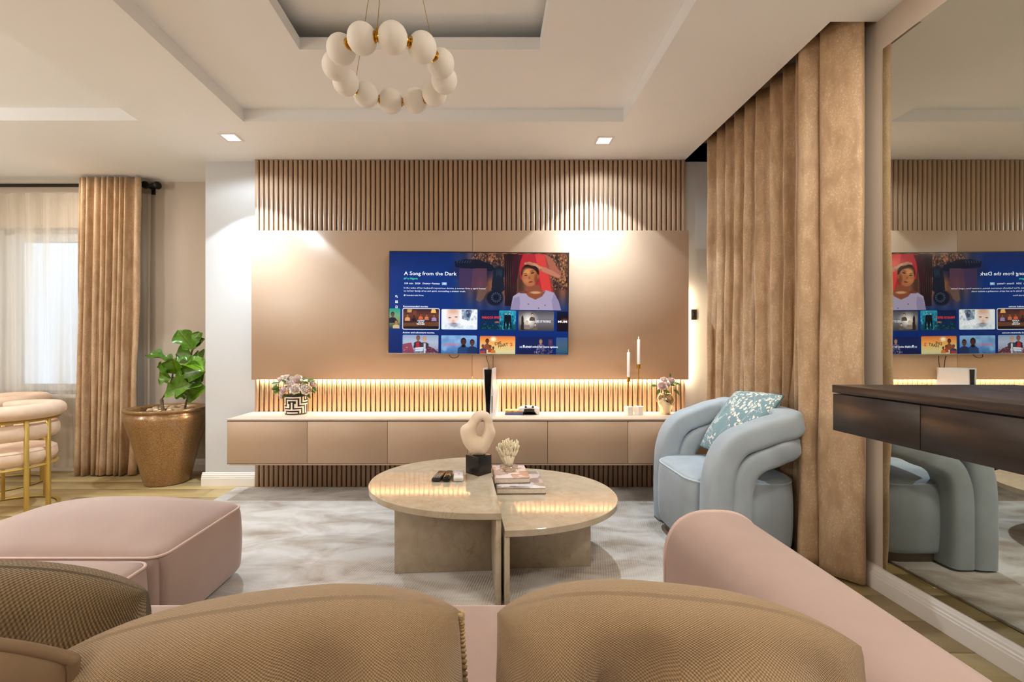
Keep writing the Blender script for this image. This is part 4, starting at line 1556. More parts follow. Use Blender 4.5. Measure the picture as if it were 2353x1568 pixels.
def coffee(name, label, side, z, a_out, ylen, loc):
    t = thing(name, label, 'coffee table', loc, (0, 0, ROT))
    h = z - RZ
    n = 40
    pts = []
    for i in range(n + 1):
        ang = -math.pi / 2 + math.pi * i / n
        c, s = math.cos(ang), math.sin(ang)
        pts.append((side * (0.002 + a_out * abs(c) ** 0.92), ylen / 2 * math.copysign(abs(s) ** 0.96, s)))
    bm = bmesh.new()
    top = [bm.verts.new((x, y, h)) for x, y in pts]
    f = bm.faces.new(top)
    r_ = bmesh.ops.extrude_face_region(bm, geom=[f])
    vs = [e for e in r_['geom'] if isinstance(e, bmesh.types.BMVert)]
    bmesh.ops.translate(bm, vec=(0, 0, -0.030), verts=vs)
    bmesh.ops.recalc_face_normals(bm, faces=bm.faces)
    es = [e for e in bm.edges if abs(e.verts[0].co.z - e.verts[1].co.z) < 1e-6]
    bmesh.ops.bevel(bm, geom=es, offset=0.002, segments=1, affect='EDGES')
    bmo('tabletop', bm, M['marble'], t, angle=30)
    x0, x1 = sorted((side * 0.002, side * 0.024))
    box('leg_panel', (x0, x1, -ylen / 2 + 0.004, ylen / 2 - 0.06, 0, h - 0.030), M['marble'], t, r=0.0015, seg=1)
    x0, x1 = sorted((side * 0.024, side * (0.50 if side < 0 else 0.475)))
    yp = -0.20 if side < 0 else -0.17
    box('leg_panel', (x0, x1, yp, yp + 0.022, 0, h - 0.030), M['marble'], t, r=0.0015, seg=1)
    return t


coffee('coffee_table', 'taller cream marble half oval coffee table with the remote controls', -1, 0.413, 0.655, 1.02, (0.030, 2.465, RZ))
coffee('coffee_table', 'lower cream marble half oval coffee table with the books', 1, 0.344, 0.645, 1.02, (0.040, 2.450, RZ))

# sculpture on a black cube
TZ = 0.4135
sc_ = thing('sculpture', 'cream abstract pierced sculpture on a black cube plinth', 'sculpture', (-0.05, 2.585, TZ))
box('plinth', (-0.052, 0.052, -0.052, 0.052, 0, 0.104), M['black'], sc_, r=0.0015, rot=(0, 0, R(46)))
outer = [(2010, 810), (2045, 765), (2078, 700), (2108, 635), (2108, 590), (2088, 535), (2080, 480), (2050, 432), (2005, 412), (1955, 412), (1910, 435), (1885, 480), (1850, 522), (1805, 552), (1790, 600), (1812, 690), (1855, 760), (1910, 808), (1960, 816)]
inner_ = [(1985, 640), (1996, 618), (2003, 590), (2007, 560), (2006, 535), (2003, 515), (1999, 503), (1993, 500), (1985, 502), (1976, 510), (1965, 522), (1955, 535), (1946, 550), (1938, 575), (1936, 598), (1940, 620), (1950, 634), (1963, 640), (1975, 642)]
s_ = 2.585 / (F * 3.92)
oz_ = 816
O = smoothpath([((x - 1958) * s_, 0, (oz_ - y) * s_ + 0.098) for x, y in outer], 4, True)
I = smoothpath([((x - 1958) * s_, 0, (oz_ - y) * s_ + 0.098) for x, y in inner_], 4, True)
V, Fc = [], []
nr, m = 20, len(O)
for a in range(m):
    mid = (O[a] + I[a]) / 2
    half = (O[a] - I[a]) / 2
    L = half.length
    th = min(0.052, 0.020 + L * 0.62)
    for j in range(nr):
        q = 2 * math.pi * j / nr
        cq = math.cos(q)
        V.append(mid + half * cq + Vector((0, math.sin(q) * th * (1 - 0.15 * cq), 0)))
for a in range(m):
    a2 = (a + 1) % m
    for j in range(nr):
        j2 = (j + 1) % nr
        Fc.append((a * nr + j, a * nr + j2, a2 * nr + j2, a2 * nr + j))
bm = bmesh.new()
vs = [bm.verts.new(v) for v in V]
for f in Fc:
    bm.faces.new([vs[i] for i in f])
for _ in range(2):
    bmesh.ops.smooth_vert(bm, verts=bm.verts, factor=0.4, use_axis_x=True, use_axis_y=True, use_axis_z=True)
bmo('pierced_form', bm, M['sculpture'], sc_, angle=180)

# remote controls
def remote(label, x, y, w, l, h, body, key, rotz, kind):
    t = thing('remote_control', label, 'remote control', (x, y, TZ), (0, 0, rotz), 'remote controls on the taller table')
    bm = bmesh.new()
    addbox(bm, -w / 2, w / 2, -l / 2, l / 2, 0, h, h * 0.32, 3)
    bmo('body', bm, body, t, angle=60)
    if kind == 'keys':
        kk = None
        for i in range(3):
            for j in range(6):
                if kk is None:
                    kk = box('button', (-0.0042, 0.0042, -0.0032, 0.0032, 0, 0.0022), key, t, r=0.0008, seg=1)
                    o_ = kk
                else:
                    o_ = link(bpy.data.objects.new('button', kk.data), t)
                o_.location = ((i - 1) * 0.0125, -l / 2 + 0.02 + j * 0.014, h - 0.0006)
    elif kind == 'pad':
        lathe('dial', [(0.007, 0), (0.015, 0), (0.016, 0.002), (0.009, 0.003), (0.007, 0.001)], M['gold'], t, 20, loc=(0, -l / 2 + 0.055, h - 0.0008))
        box('button', (-0.005, 0.005, -0.004, 0.004, 0, 0.002), key, t, r=0.0008, seg=1, loc=(0, -l / 2 + 0.09, h - 0.0008))
    else:
        box('display', (-w * 0.36, w * 0.36, -l * 0.02, l * 0.34, 0, 0.002), key, t, r=0.0008, seg=1, loc=(0, 0, h - 0.001))
        box('button', (-0.006, 0.006, -0.003, 0.003, 0, 0.002), M['txt_red'] if False else plain('red_button', '#C05040', 0.4), t, loc=(0, -l * 0.14, h - 0.001))
        box('front_window', (-w * 0.32, w * 0.32, -0.002, 0, h * 0.35, h * 0.72), M['paper'], t, r=0.0005, seg=1, loc=(0, -l / 2 + 0.0008, 0))
    return t


pr = at(1006, 1100, 2.47)
remote('black keypad remote control, leftmost on the taller marble table', -0.262, 2.485, 0.048, 0.16, 0.020, M['black'], plain('grey_key', '#9A938C', 0.5), R(-8), 'keys')
remote('glossy black remote control with round dial between the other two remotes', -0.214, 2.475, 0.038, 0.15, 0.026, M['black_gloss'], plain('grey_key_dark', '#4A4642', 0.5), R(-3), 'pad')
remote('white remote control nearest the black plinth', -0.156, 2.485, 0.055, 0.15, 0.027, M['white_plastic'], plain('pale_display', '#C9CDD2', 0.3), R(2), 'display')

# books and coral
BZ = 0.3445


def book(label, x, y, w, l, h, cover, z, rotz):
    t = thing('book', label, 'book', (x, y, z), (0, 0, rotz), 'books stacked on the lower table')
    box('pages', (-w / 2 + 0.003, w / 2 - 0.004, -l / 2 + 0.004, l / 2 - 0.004, 0.003, h - 0.003), M['paper'], t)
    box('front_cover', (-w / 2, w / 2, -l / 2, l / 2, h - 0.003, h), cover, t, r=0.0008, seg=1)
    box('back_cover', (-w / 2, w / 2, -l / 2, l / 2, 0, 0.003), plain('dark_board', '#4A3C36', 0.5), t, r=0.0008, seg=1)
    box('spine', (-w / 2 - 0.001, -w / 2 + 0.003, -l / 2, l / 2, 0.0, h), cover, t, r=0.0008, seg=1)
    return t


book('wide photo covered book at the bottom of the stack on the lower table', 0.178, 2.585, 0.262, 0.33, 0.033, M['cover_photo'], BZ, R(1))
book('pink leaf print book lying on top under the coral', 0.132, 2.635, 0.195, 0.27, 0.032, M['cover_pink'], BZ + 0.0333, R(3))
CZB = BZ + 0.0333 + 0.0323
co = thing('coral_ornament', 'ivory branching coral on a round clear base on top of the books', 'ornament', (0.125, 2.655, CZB))
lathe('base', [(0, 0), (0.050, 0), (0.052, 0.003), (0.052, 0.026), (0.050, 0.029), (0, 0.029)], M['glass_smoke'], co, 36, 30)
geos = []
rc = random.Random(21)


def branch(p, d, r, l, depth):
    n_ = 3
    pts, rad = [p], [r]
    for i in range(n_):
        d = (d + Vector((rc.uniform(-.22, .22), rc.uniform(-.22, .22), rc.uniform(-.05, .2)))).normalized()
        p = p + d * (l / n_)
        pts.append(p)
        rad.append(r * (1 - 0.22 * (i + 1) / n_))
    if depth == 0:
        pts.append(p + d * r * 0.7)
        rad.append(r * 0.35)
    geos.append(tube_geo(pts, rad, 6))
    if depth > 0:
        for _ in range(3 if depth > 1 else 2):
            nd = (d + Vector((rc.uniform(-.85, .85), rc.uniform(-.6, .6), rc.uniform(0.0, .5)))).normalized()
            branch(p, nd, r * 0.78, l * rc.uniform(.58, .8), depth - 1)


for i in range(13):
    a = i / 13 * 6.283
    branch(Vector((0.016 * math.cos(a), 0.014 * math.sin(a), 0.026)), Vector((0.75 * math.cos(a), 0.5 * math.sin(a), 1.15 + 0.5 * (i % 2))).normalized(), 0.0095, 0.050, 2)
V, Fc = merge(*geos, lathe_geo([(0, 0.029), (0.03, 0.029), (0.026, 0.045), (0.03, 0.06), (0, 0.07)], 14))
V = [Vector((v[0] * 0.85, v[1] * 0.85, 0.026 + max(0.0, v[2] - 0.026) * 1.35)) for v in V]
mk('coral', V, Fc, M['coral'], co, angle=180)

# ================================================================== THINGS ON THE CABINET
TOP = CZ1 + 0.0005


def flower_mesh(r, petals=(5, 6, 7), seed=0):
    q = random.Random(seed)
    V, Fc = [], []
    for ring, np_ in enumerate(petals):
        f = (ring + 1) / len(petals)
        for i in range(np_):
            a0 = i / np_ * 6.283 + ring * 0.5 + q.uniform(-.15, .15)
            open_ = 0.35 + 0.75 * f
            wv_ = r * (0.55 + 0.35 * f)
            b = len(V)
            for j in range(4):
                for kx in range(4):
                    s, tt = (kx / 3 - 0.5), j / 3
                    wid = math.sin(math.pi * (0.18 + 0.70 * tt)) ** 0.8
                    rad = r * f * (math.sin(tt * 1.5) * 0.95)
                    hh = r * (0.05 + (1.15 - 0.55 * f) * tt ** (0.7 + open_)) - r * 0.35 * f * (tt ** 3) + q.uniform(-.03, .03) * r
                    curl = 0.22 * r * (abs(s) * 2) ** 2
                    x, y_ = rad - curl * (0.5 + 0.4 * tt), s * wv_ * wid * 1.5
                    V.append((x * math.cos(a0) - y_ * math.sin(a0), x * math.sin(a0) + y_ * math.cos(a0), hh))
            for j in range(3):
                for kx in range(3):
                    Fc.append((b + j * 4 + kx, b + j * 4 + kx + 1, b + (j + 1) * 4 + kx + 1, b + (j + 1) * 4 + kx))
    bV, bF = lathe_geo([(0, r * .1), (r * .22, r * .2), (r * .24, r * .5), (0, r * .72)], 8)
    return merge((V, Fc), (bV, bF))


def leaf_geo(l, w, bend=0.25, fold=0.15, violin=0.0, nu=6, nv=10, wave=0.0):
    def fn(u, v):
        s = u * 2 - 1
        prof = math.sin(math.pi * min(1, (0.02 + v) ** 0.85 * 0.98)) ** 0.75
        if violin:
            prof = (0.62 * math.exp(-((v - 0.68) / 0.26) ** 2) + 0.42 * math.exp(-((v - 0.22) / 0.17) ** 2)) * (1 - max(0, (v - 0.86) / 0.14) ** 2) * min(1, v / 0.06) * 1.5
        x = s * w / 2 * prof
        z = -bend * l * v * v + fold * w * s * s * prof + wave * l * math.sin(v * 11) * s * abs(s)
        return Vector((x, v * l, z))
    return surf_geo(nu, nv, fn)


def place(o, base, tip, face):
    """aim local +Y from base to tip, local +Z towards face"""
    yv = (Vector(tip) - Vector(base)).normalized()
    zv = Vector(face)
    zv = (zv - yv * zv.dot(yv)).normalized()
    xv = yv.cross(zv)
    o.rotation_mode = 'QUATERNION'
    o.rotation_quaternion = Matrix((xv, yv, zv)).transposed().to_quaternion()
    o.location = base


def bouquet(label, loc, blooms, leaves, neck, mats):
    t = thing('bouquet', label, 'flowers', loc)
    meshes = [flower_mesh(1.0, (4, 6, 7, 8), s) for s in range(3)]
    mes = []
    for s, (V, Fc) in enumerate(meshes):
        o = mk('bloom', V, Fc, mats[s % len(mats)], t, angle=180)
        mes.append(o.data)
        bpy.data.objects.remove(o)
    for i, (x, y, z, r) in enumerate(blooms):
        o = link(bpy.data.objects.new('bloom', mes[i % 3]), t)
        d = Vector((x * 1.2, min(y, 0.02) * 1.2 - 0.06, 0.09)).normalized()
        o.rotation_mode = 'QUATERNION'
        o.rotation_quaternion = d.to_track_quat('Z', 'Y')
        o.location = Vector((x, y, z)) - d * r * 0.5
        o.scale = (r, r, r)
        tube('stem', smoothpath([(x * 0.15, y * 0.15, neck - 0.05), (x * 0.4, y * 0.4, neck + (z - neck) * 0.45), Vector((x, y, z)) - d * r * 0.45], 3), 0.002, M['leaf_dark'], t, n=5)
    lm = None
    for x, y, z, l, dx, dy, dz in leaves:
        V, Fc, UV = leaf_geo(l, l * 0.5, 0.2, 0.2, nu=4, nv=6)
        o = mk('leaf', V, Fc, M['leaf_dark'], t, angle=180)
        d = Vector((dx, dy, dz)).normalized()
        place(o, Vector((x, y, z)), Vector((x, y, z)) + d, Vector((0.1, -0.7, 0.7)))
    return t


# black and white vase: a cylinder tiled with a stepped maze
half = ["BBBBBBBBBBB", "WWWWWWBWBWB", "BBBBBWBWBWB", "WWWWBWBWBBB", "BBBWBWBWWWW", "WBBWBWBBBBB", "WBWWBWWWWWW", "WBWWBBBBBWB",
        "WBWWWWWWBWB", "WBBBBBBWBWB", "WWWWWWBWBWB", "BBBBBWBWBWB", "WWWWBWBWBWB", "BBBBBBBBBBB"]
VR, VH = 0.083, 0.148
vs_ = thing('vase', 'black and white maze patterned cylinder vase at the left end of the cabinet', 'vase', (-1.497, 3.562, TOP))
NA = 42
V, Fc, FM = [], [], []
rows = len(half)
for j in range(rows + 1):
    for i in range(NA):
        a = 2 * math.pi * i / NA - math.pi / 2 - math.pi * 2 * 10.5 / NA
        V.append((VR * math.cos(a), VR * math.sin(a), VH * (1 - j / rows)))
for j in range(rows):
    for i in range(NA):
        c_ = abs(i % 21 - 10)
        ch_ = half[j][min(c_, 10)]
        Fc.append((j * NA + i, (j + 1) * NA + i, (j + 1) * NA + (i + 1) % NA, j * NA + (i + 1) % NA))
        FM.append(1 if ch_ == 'B' else 0)
mk('body', V, Fc, [M['vase_white'], M['vase_black']], vs_, angle=180, fmats=FM)
lathe('liner', [(VR, VH), (VR - 0.001, VH + 0.002), (VR - 0.006, VH), (VR - 0.006, 0.01), (0, 0.008)], M['vase_black'], vs_, 48)
lathe('foot_ring', [(0, 0.0), (VR - 0.003, 0.0), (VR, 0.003), (VR, 0.004)], M['vase_black'], vs_, 48)


def vz(zx, zy):          # a spot in the close view of the left bouquet, metres from the vase foot
    p = at(620 + zx / 14.26, 850 + zy / 14.25, 3.54)
    return p.x + 1.497, p.z - TOP


bl = []
for zx, zy, r, yy in ((380, 270, .040, 0.02), (490, 240, .034, 0.05), (270, 330, .034, 0.04), (660, 290, .036, 0.04), (860, 240, .040, 0.03), (890, 340, .036, -0.03), (510, 380, .034, -0.02), (690, 440, .040, -0.04),
                      (500, 640, .040, -0.07), (910, 600, .046, -0.08), (1260, 620, .050, -0.06), (1400, 460, .034, -0.01), (1090, 530, .028, -0.04), (1010, 400, .026, 0.0), (1270, 370, .018, 0.0), (120, 530, .032, 0.0), (400, 830, .030, -0.05), (720, 600, .026, -0.06), (1450, 500, .030, 0.03)):
    x_, z_ = vz(zx, zy)
    bl.append((x_, min(yy, 0.0), z_, r))
lv = []
for zx, zy, l, dx, dz in ((330, 450, .06, -1, .1), (300, 560, .055, -1, -.2), (400, 700, .07, -1, -.15), (330, 640, .055, -1, .1), (620, 800, .05, -.2, -.8), (560, 780, .05, -.6, -.7), (1040, 640, .05, .3, -.8), (1100, 340, .06, .6, .25), (1080, 420, .06, 1, .0), (1250, 350, .06, 1, .1), (1380, 370, .04, 1, .1), (1430, 560, .05, .6, -.6), (1230, 790, .05, .6, -.5), (560, 450, .05, -.2, .4), (960, 470, .05, .3, .3), (650, 640, .05, -.1, .3), (1380, 700, .04, .7, -.2)):
    x_, z_ = vz(zx, zy)
    lv.append((x_, -0.03, z_, l, dx, -0.4, dz))
bouquet('blush peony bouquet in the black and white vase', (-1.497, 3.562, TOP), bl, lv, VH, [M['bloom'], M['bloom'], M['bloom_pink']])

# pale gold vase with three roses on the right
gv = thing('vase', 'shiny pale gold vase at the right end of the cabinet', 'vase', (1.385, 3.545, TOP))
prof = [(0, 0), (0.034, 0), (0.038, 0.004), (0.044, 0.03), (0.056, 0.065), (0.066, 0.10), (0.066, 0.122), (0.055, 0.142), (0.047, 0.150), (0.050, 0.156), (0.046, 0.156), (0.044, 0.148), (0.05, 0.12), (0.03, 0.03), (0, 0.02)]
V, Fc = lathe_geo([tuple(p) for p in smoothpath([(r_, z_, 0) for r_, z_ in prof], 2) and [(q.x, q.y) for q in smoothpath([(r_, z_, 0) for r_, z_ in prof], 3)]], 36)
mk('body', [(v[0] * (1 + 0.05 * math.sin(5 * math.atan2(v[1], v[0]) + v[2] * 40) * min(1, v[2] * 12)), v[1] * (1 + 0.05 * math.sin(5 * math.atan2(v[1], v[0]) + v[2] * 40) * min(1, v[2] * 12)), v[2]) for v in V], Fc, M['chrome'], gv, angle=60)


def gz(zx, zy):
    p = at(1400 + zx / 7.467, 750 + zy / 7.467, 3.53)
    return p.x - 1.385, p.z - TOP


bl = [(*gz(zx, zy), r, yy) for zx, zy, r, yy in ((880, 1010, .042, -0.05), (955, 905, .034, 0.0), (1075, 925, .038, -0.02), (985, 990, .026, -0.04))]
bl = [(x_, yy, z_, r) for x_, z_, r, yy in bl]
lv = []
for zx, zy, l, dx, dz in ((850, 1080, .05, -.5, -.8), (900, 1090, .06, .6, -.2), (1000, 1010, .05, .9, .1), (1110, 980, .05, 1, -.2), (800, 1020, .05, -1, .0), (1040, 1000, .05, .5, .3), (1090, 1090, .06, .8, -.6), (1030, 870, .03, .0, 1)):
    x_, z_ = gz(zx, zy)
    lv.append((x_, -0.03, z_, l, dx, -0.3, dz))
bouquet('small bunch of pink roses in the pale gold vase', (1.385, 3.545, TOP), bl, lv, 0.15, [M['bloom_pink'], M['bloom'], M['bloom_pink']])

# candle holders
def holder(label, lc, x, y, stem, rotz):
    t = thing('candle_holder', label, 'candle holder', (x, y, TOP), (0, 0, rotz), 'brass candle holders on the cabinet')
    r_ = 0.038
    V, Fc = lathe_geo([(0, 0), (r_ - 0.001, 0), (r_, 0.001), (r_, 0.061), (r_ - 0.002, 0.063), (0, 0.063)], 6)
    mk('hexagonal_base', V, Fc, M['white_marble'], t, smooth=False)
    tube('stem', [(0, 0, 0.062), (0, 0, stem)], 0.0038, M['gold'], t, n=12)
    lathe('drip_plate', [(0, stem - 0.002), (0.021, stem - 0.001), (0.021, stem + 0.001), (0, stem + 0.001)], M['gold'], t, 24)
    lathe('cup', [(0, stem), (0.0135, stem), (0.0135, stem + 0.033), (0.012, stem + 0.033), (0.012, stem + 0.012), (0, stem + 0.012)], M['gold'], t, 20)
    c = thing('candle', lc, 'candle', (x, y, TOP + stem + 0.0125), (0, 0, rotz), 'white taper candles on the cabinet')
    lathe('wax_column', [(0, 0), (0.0112, 0), (0.0115, 0.21), (0.0105, 0.212), (0.006, 0.209), (0, 0.209)], M['wax'], c, 20)
    lathe('flame_tip', [(0, 0.208), (0.0045, 0.212), (0.005, 0.220), (0.003, 0.230), (0, 0.238)], M['tip'], c, 12)


holder('shorter brass candle holder on a white hexagonal block', 'white taper candle in the shorter brass holder', 1.085, 3.50, 0.256, 0.12)
holder('taller brass candle holder on a white hexagonal block', 'white taper candle in the taller brass holder', 1.168, 3.515, 0.355, 0.2)

# game console: white curved plates round a black core, standing on edge
gc = thing('game_console', 'upright white and black game console with curved plates on the cabinet', 'game console', (0.020, 3.508, TOP), (0, 0, R(-8)))


def console_sheet(x0_top, x0_bot, x1_top, x1_bot, y0, y1, z0, z1):
    return [(x0_bot, y0, z0), (x1_bot, y0, z0), (x1_bot, y1, z0), (x0_bot, y1, z0), (x0_top, y0, z1), (x1_top, y0, z1), (x1_top, y1, z1), (x0_top, y1, z1)]


HX = [(0, 3, 2, 1), (4, 5, 6, 7), (0, 1, 5, 4), (2, 3, 7, 6), (1, 2, 6, 5), (3, 0, 4, 7)]
mk('core', console_sheet(-0.029, -0.012, 0.028, 0.012, -0.105, 0.09, 0.004, 0.352), HX, M['black_gloss'], gc, smooth=False)
mk('left_plate', console_sheet(-0.037, -0.018, -0.030, -0.0125, -0.112, 0.10, 0.0, 0.362), HX, M['white_plastic'], gc, smooth=False)


def right_plate(u, v):
    y_ = -0.112 + 0.212 * u
    z_ = 0.36 * v
    xt = 0.0125 + (0.030 - 0.0125) * v + 0.008
    b = 0.030 * (1 / (1 + math.exp((v - 0.60) * 22)))          # the drive bulge on the lower half
    return Vector((xt + b * min(1, u * 3 + 0.35), y_, z_))


V, Fc, UV = surf_geo(12, 24, right_plate)
n0 = len(V)
V2 = [(0.0127 + (0.0285 - 0.0127) * (v[2] / 0.36), v[1], v[2]) for v in V]
F2 = [tuple(reversed([i + n0 for i in f])) for f in Fc]
W1 = 13
side_f = []
for j in range(24):
    side_f.append((j * W1, (j + 1) * W1, n0 + (j + 1) * W1, n0 + j * W1))
    side_f.append((j * W1 + 12, n0 + j * W1 + 12, n0 + (j + 1) * W1 + 12, (j + 1) * W1 + 12))
for i in range(12):
    side_f.append((i, n0 + i, n0 + i + 1, i + 1))
    side_f.append((24 * W1 + i, 24 * W1 + i + 1, n0 + 24 * W1 + i + 1, n0 + 24 * W1 + i))
rp = mk('right_plate', V + [Vector(q) for q in V2], Fc + F2 + side_f, M['white_plastic'], gc, angle=40)
box('disc_slot', (0.028, 0.032, -0.1165, -0.1115, 0.03, 0.155), M['black'], rp)

gb = thing('game_case', 'amber topped game box lying flat beside the console', 'box', (0.205, 3.535, TOP + 0.016), (0, 0, R(2)), 'game boxes by the console')
box('case', (-0.066, 0.066, -0.045, 0.045, 0, 0.017), M['orange_box'], gb, r=0.001, seg=1)
gb = thing('game_case', 'blue game box lying under the amber one beside the console', 'box', (0.205, 3.530, TOP), (0, 0, R(-1)), 'game boxes by the console')
box('case', (-0.068, 0.068, -0.047, 0.047, 0, 0.0155), M['blue_box'], gb, r=0.001, seg=1)

ct = thing('game_controller', 'white and black game controller standing beside the game boxes', 'game controller', (0.320, 3.50, TOP + 0.043), (R(28), 0, 0))
out = [(-0.045, 0.020), (-0.02, 0.026), (0.02, 0.026), (0.045, 0.020), (0.064, 0.018), (0.078, 0.004), (0.083, -0.022), (0.078, -0.046), (0.066, -0.052), (0.055, -0.040), (0.040, -0.020), (0.02, -0.014), (-0.02, -0.014), (-0.040, -0.020), (-0.055, -0.040), (-0.066, -0.052), (-0.078, -0.046), (-0.083, -0.022), (-0.078, 0.004), (-0.064, 0.018)]


def slabpoly(name, pts, y0, y1, mat, parent, bev=0.004, per=3):
    P = smoothpath([(x, 0, z) for x, z in pts], per, True)
    bm = bmesh.new()
    f = bm.faces.new([bm.verts.new((p.x, y0, p.z)) for p in P])
    r_ = bmesh.ops.extrude_face_region(bm, geom=[f])
    bmesh.ops.translate(bm, vec=(0, y1 - y0, 0), verts=[e for e in r_['geom'] if isinstance(e, bmesh.types.BMVert)])
    es = [e for e in bm.edges if abs(e.verts[0].co.y - e.verts[1].co.y) < 1e-6]
    bmesh.ops.bevel(bm, geom=es, offset=bev, segments=3, affect='EDGES', profile=0.5)
    return bmo(name, bm, mat, parent, angle=50)


slabpoly('shell', out, -0.014, 0.014, M['white_plastic'], ct)
slabpoly('centre_plate', [(-0.034, 0.012), (0.034, 0.012), (0.040, -0.008), (0.058, -0.036), (0.066, -0.048), (0.056, -0.042), (0.038, -0.022), (0.02, -0.016), (-0.02, -0.016), (-0.038, -0.022), (-0.056, -0.042), (-0.066, -0.048), (-0.058, -0.036), (-0.040, -0.008)], -0.0165, -0.004, M['black'], ct, 0.002)
for x_ in (-0.027, 0.027):
    lathe('thumb_stick', [(0, 0), (0.006, 0), (0.005, 0.008), (0.009, 0.011), (0.009, 0.014), (0, 0.0135)], M['black'], ct, 14, loc=(x_, -0.004, 0.018), rot=(R(35), 0, 0))

# ================================================================== ARMCHAIR
ac = thing('armchair', 'pale blue velvet barrel armchair with open looped arms in front of the curtain', 'armchair', (1.36, 2.63, RZ))
ax, ay = 1.36, 2.63
hb = (0.455 - 0.05) / 2
base_o = upholstered('seat', (0.285, 0.30, 0.19), 0.030, 0.02, 0.012, M['velvet_blue'], ac, loc=(1.345 - ax, 0.0, 0.235), plan=0.16)
tube('piping', rrect(0.282, 0.297, 0.15, 0.172, 12), 0.0055, M['blue_piping'], base_o, n=8, closed=True)
V, Fc = [], []
for z_, gsc in ((0.0, 0.90), (0.045, 0.93), (0.06, 0.93)):
    V += [(x * gsc, y_ * gsc, z_) for x, y_, _ in rrect(0.285, 0.30, 0.15, 0, 10)]
nn = len(V) // 3
for j in range(2):
    for i in range(nn):
        Fc.append((j * nn + i, j * nn + (i + 1) % nn, (j + 1) * nn + (i + 1) % nn, (j + 1) * nn + i))
Fc.append(tuple(reversed(range(nn))))
mk('plinth', V, Fc, plain('dark_plinth', '#6A5C50', 0.6), ac, loc=(1.345 - ax, 0, 0.0), angle=30)


def loop_path(front, back_x, dy, yback=0.10):
    """one continuous arm: up from the near foot, back along the near arm, round the back, forward and down on the far side"""
    near = [Vector((x - ax, -dy, z)) for x, z in front]
    zb = front[-1][1]
    curve = []
    for i in range(1, 8):
        a = -math.pi / 2 + math.pi * i / 8
        curve.append(Vector((back_x - ax + 0.085 * math.cos(a), dy * math.sin(a) * 1.0, zb + 0.012)))
    far = [Vector((v.x, dy, v.z)) for v in reversed(near)]
    return smoothpath(near + curve + far, 5)


def loop(name, front, back_x, dy, wlat, wn, mat):
    path = loop_path(front, back_x, dy)
    m = len(path)
    V, Fc = [], []
    n_ = 28
    for i in range(m):
        a, b = path[max(0, i - 1)], path[min(m - 1, i + 1)]
        T = (b - a).normalized()
        # lateral axis: pointing outwards from the seat, horizontal
        lat = Vector((0, 0, 0))
        p = path[i]
        if p.x + ax > back_x:
            lat = Vector((p.x + ax - back_x, p.y * 0.55, 0))
        else:
            lat = Vector((0, math.copysign(1, p.y), 0))
        lat = (lat - T * lat.dot(T)).normalized()
        nrm = T.cross(lat).normalized()
        kk = 1.0
        for j in range(n_):
            q = 2 * math.pi * j / n_
            c, s = math.cos(q), math.sin(q)
            c = math.copysign(abs(c) ** 0.45, c)
            s = math.copysign(abs(s) ** 0.55, s)
            V.append(p + lat * (c * wlat) + nrm * (s * wn))
    for i in range(m - 1):
        for j in range(n_):
            j2 = (j + 1) % n_
            Fc.append((i * n_ + j, i * n_ + j2, (i + 1) * n_ + j2, (i + 1) * n_ + j))
    Fc.append(tuple(range(n_)))
    Fc.append(tuple((m - 1) * n_ + j for j in reversed(range(n_))))
    bm = bmesh.new()
    vs = [bm.verts.new(v) for v in V]
    for f in Fc:
        bm.faces.new([vs[i] for i in f])
    return bmo(name, bm, mat, ac, angle=60)


DYA = 0.325
loop('outer_arm_roll', [(1.158, 0.012), (1.156, 0.20), (1.160, 0.38), (1.172, 0.48), (1.205, 0.570), (1.265, 0.632), (1.36, 0.668), (1.44, 0.697), (1.505, 0.712)], 1.505, DYA, 0.070, 0.064, M['velvet_blue'])
loop('inner_arm_roll', [(1.262, 0.012), (1.260, 0.20), (1.264, 0.36), (1.275, 0.43), (1.305, 0.498), (1.36, 0.542), (1.43, 0.568), (1.47, 0.588), (1.495, 0.596)], 1.495, DYA - 0.004, 0.066, 0.058, M['velvet_blue'])

pl_ = pillow('throw_pillow', 'teal pillow printed with white blossom leaning in the blue armchair', 0.44, 0.44, 0.13, M['blossom'], (1.455, 2.635, 0.690), (0, 0, 0), 5, M['teal'], 0.004, False, droop=0.03, wr=0.010, pinch=0.04)
pl_.rotation_mode = 'QUATERNION'
pl_.rotation_quaternion = Matrix(((0.06, 0.84, 0.54), (-1, 0, 0.1), (0, -0.54, 0.84))).to_quaternion()

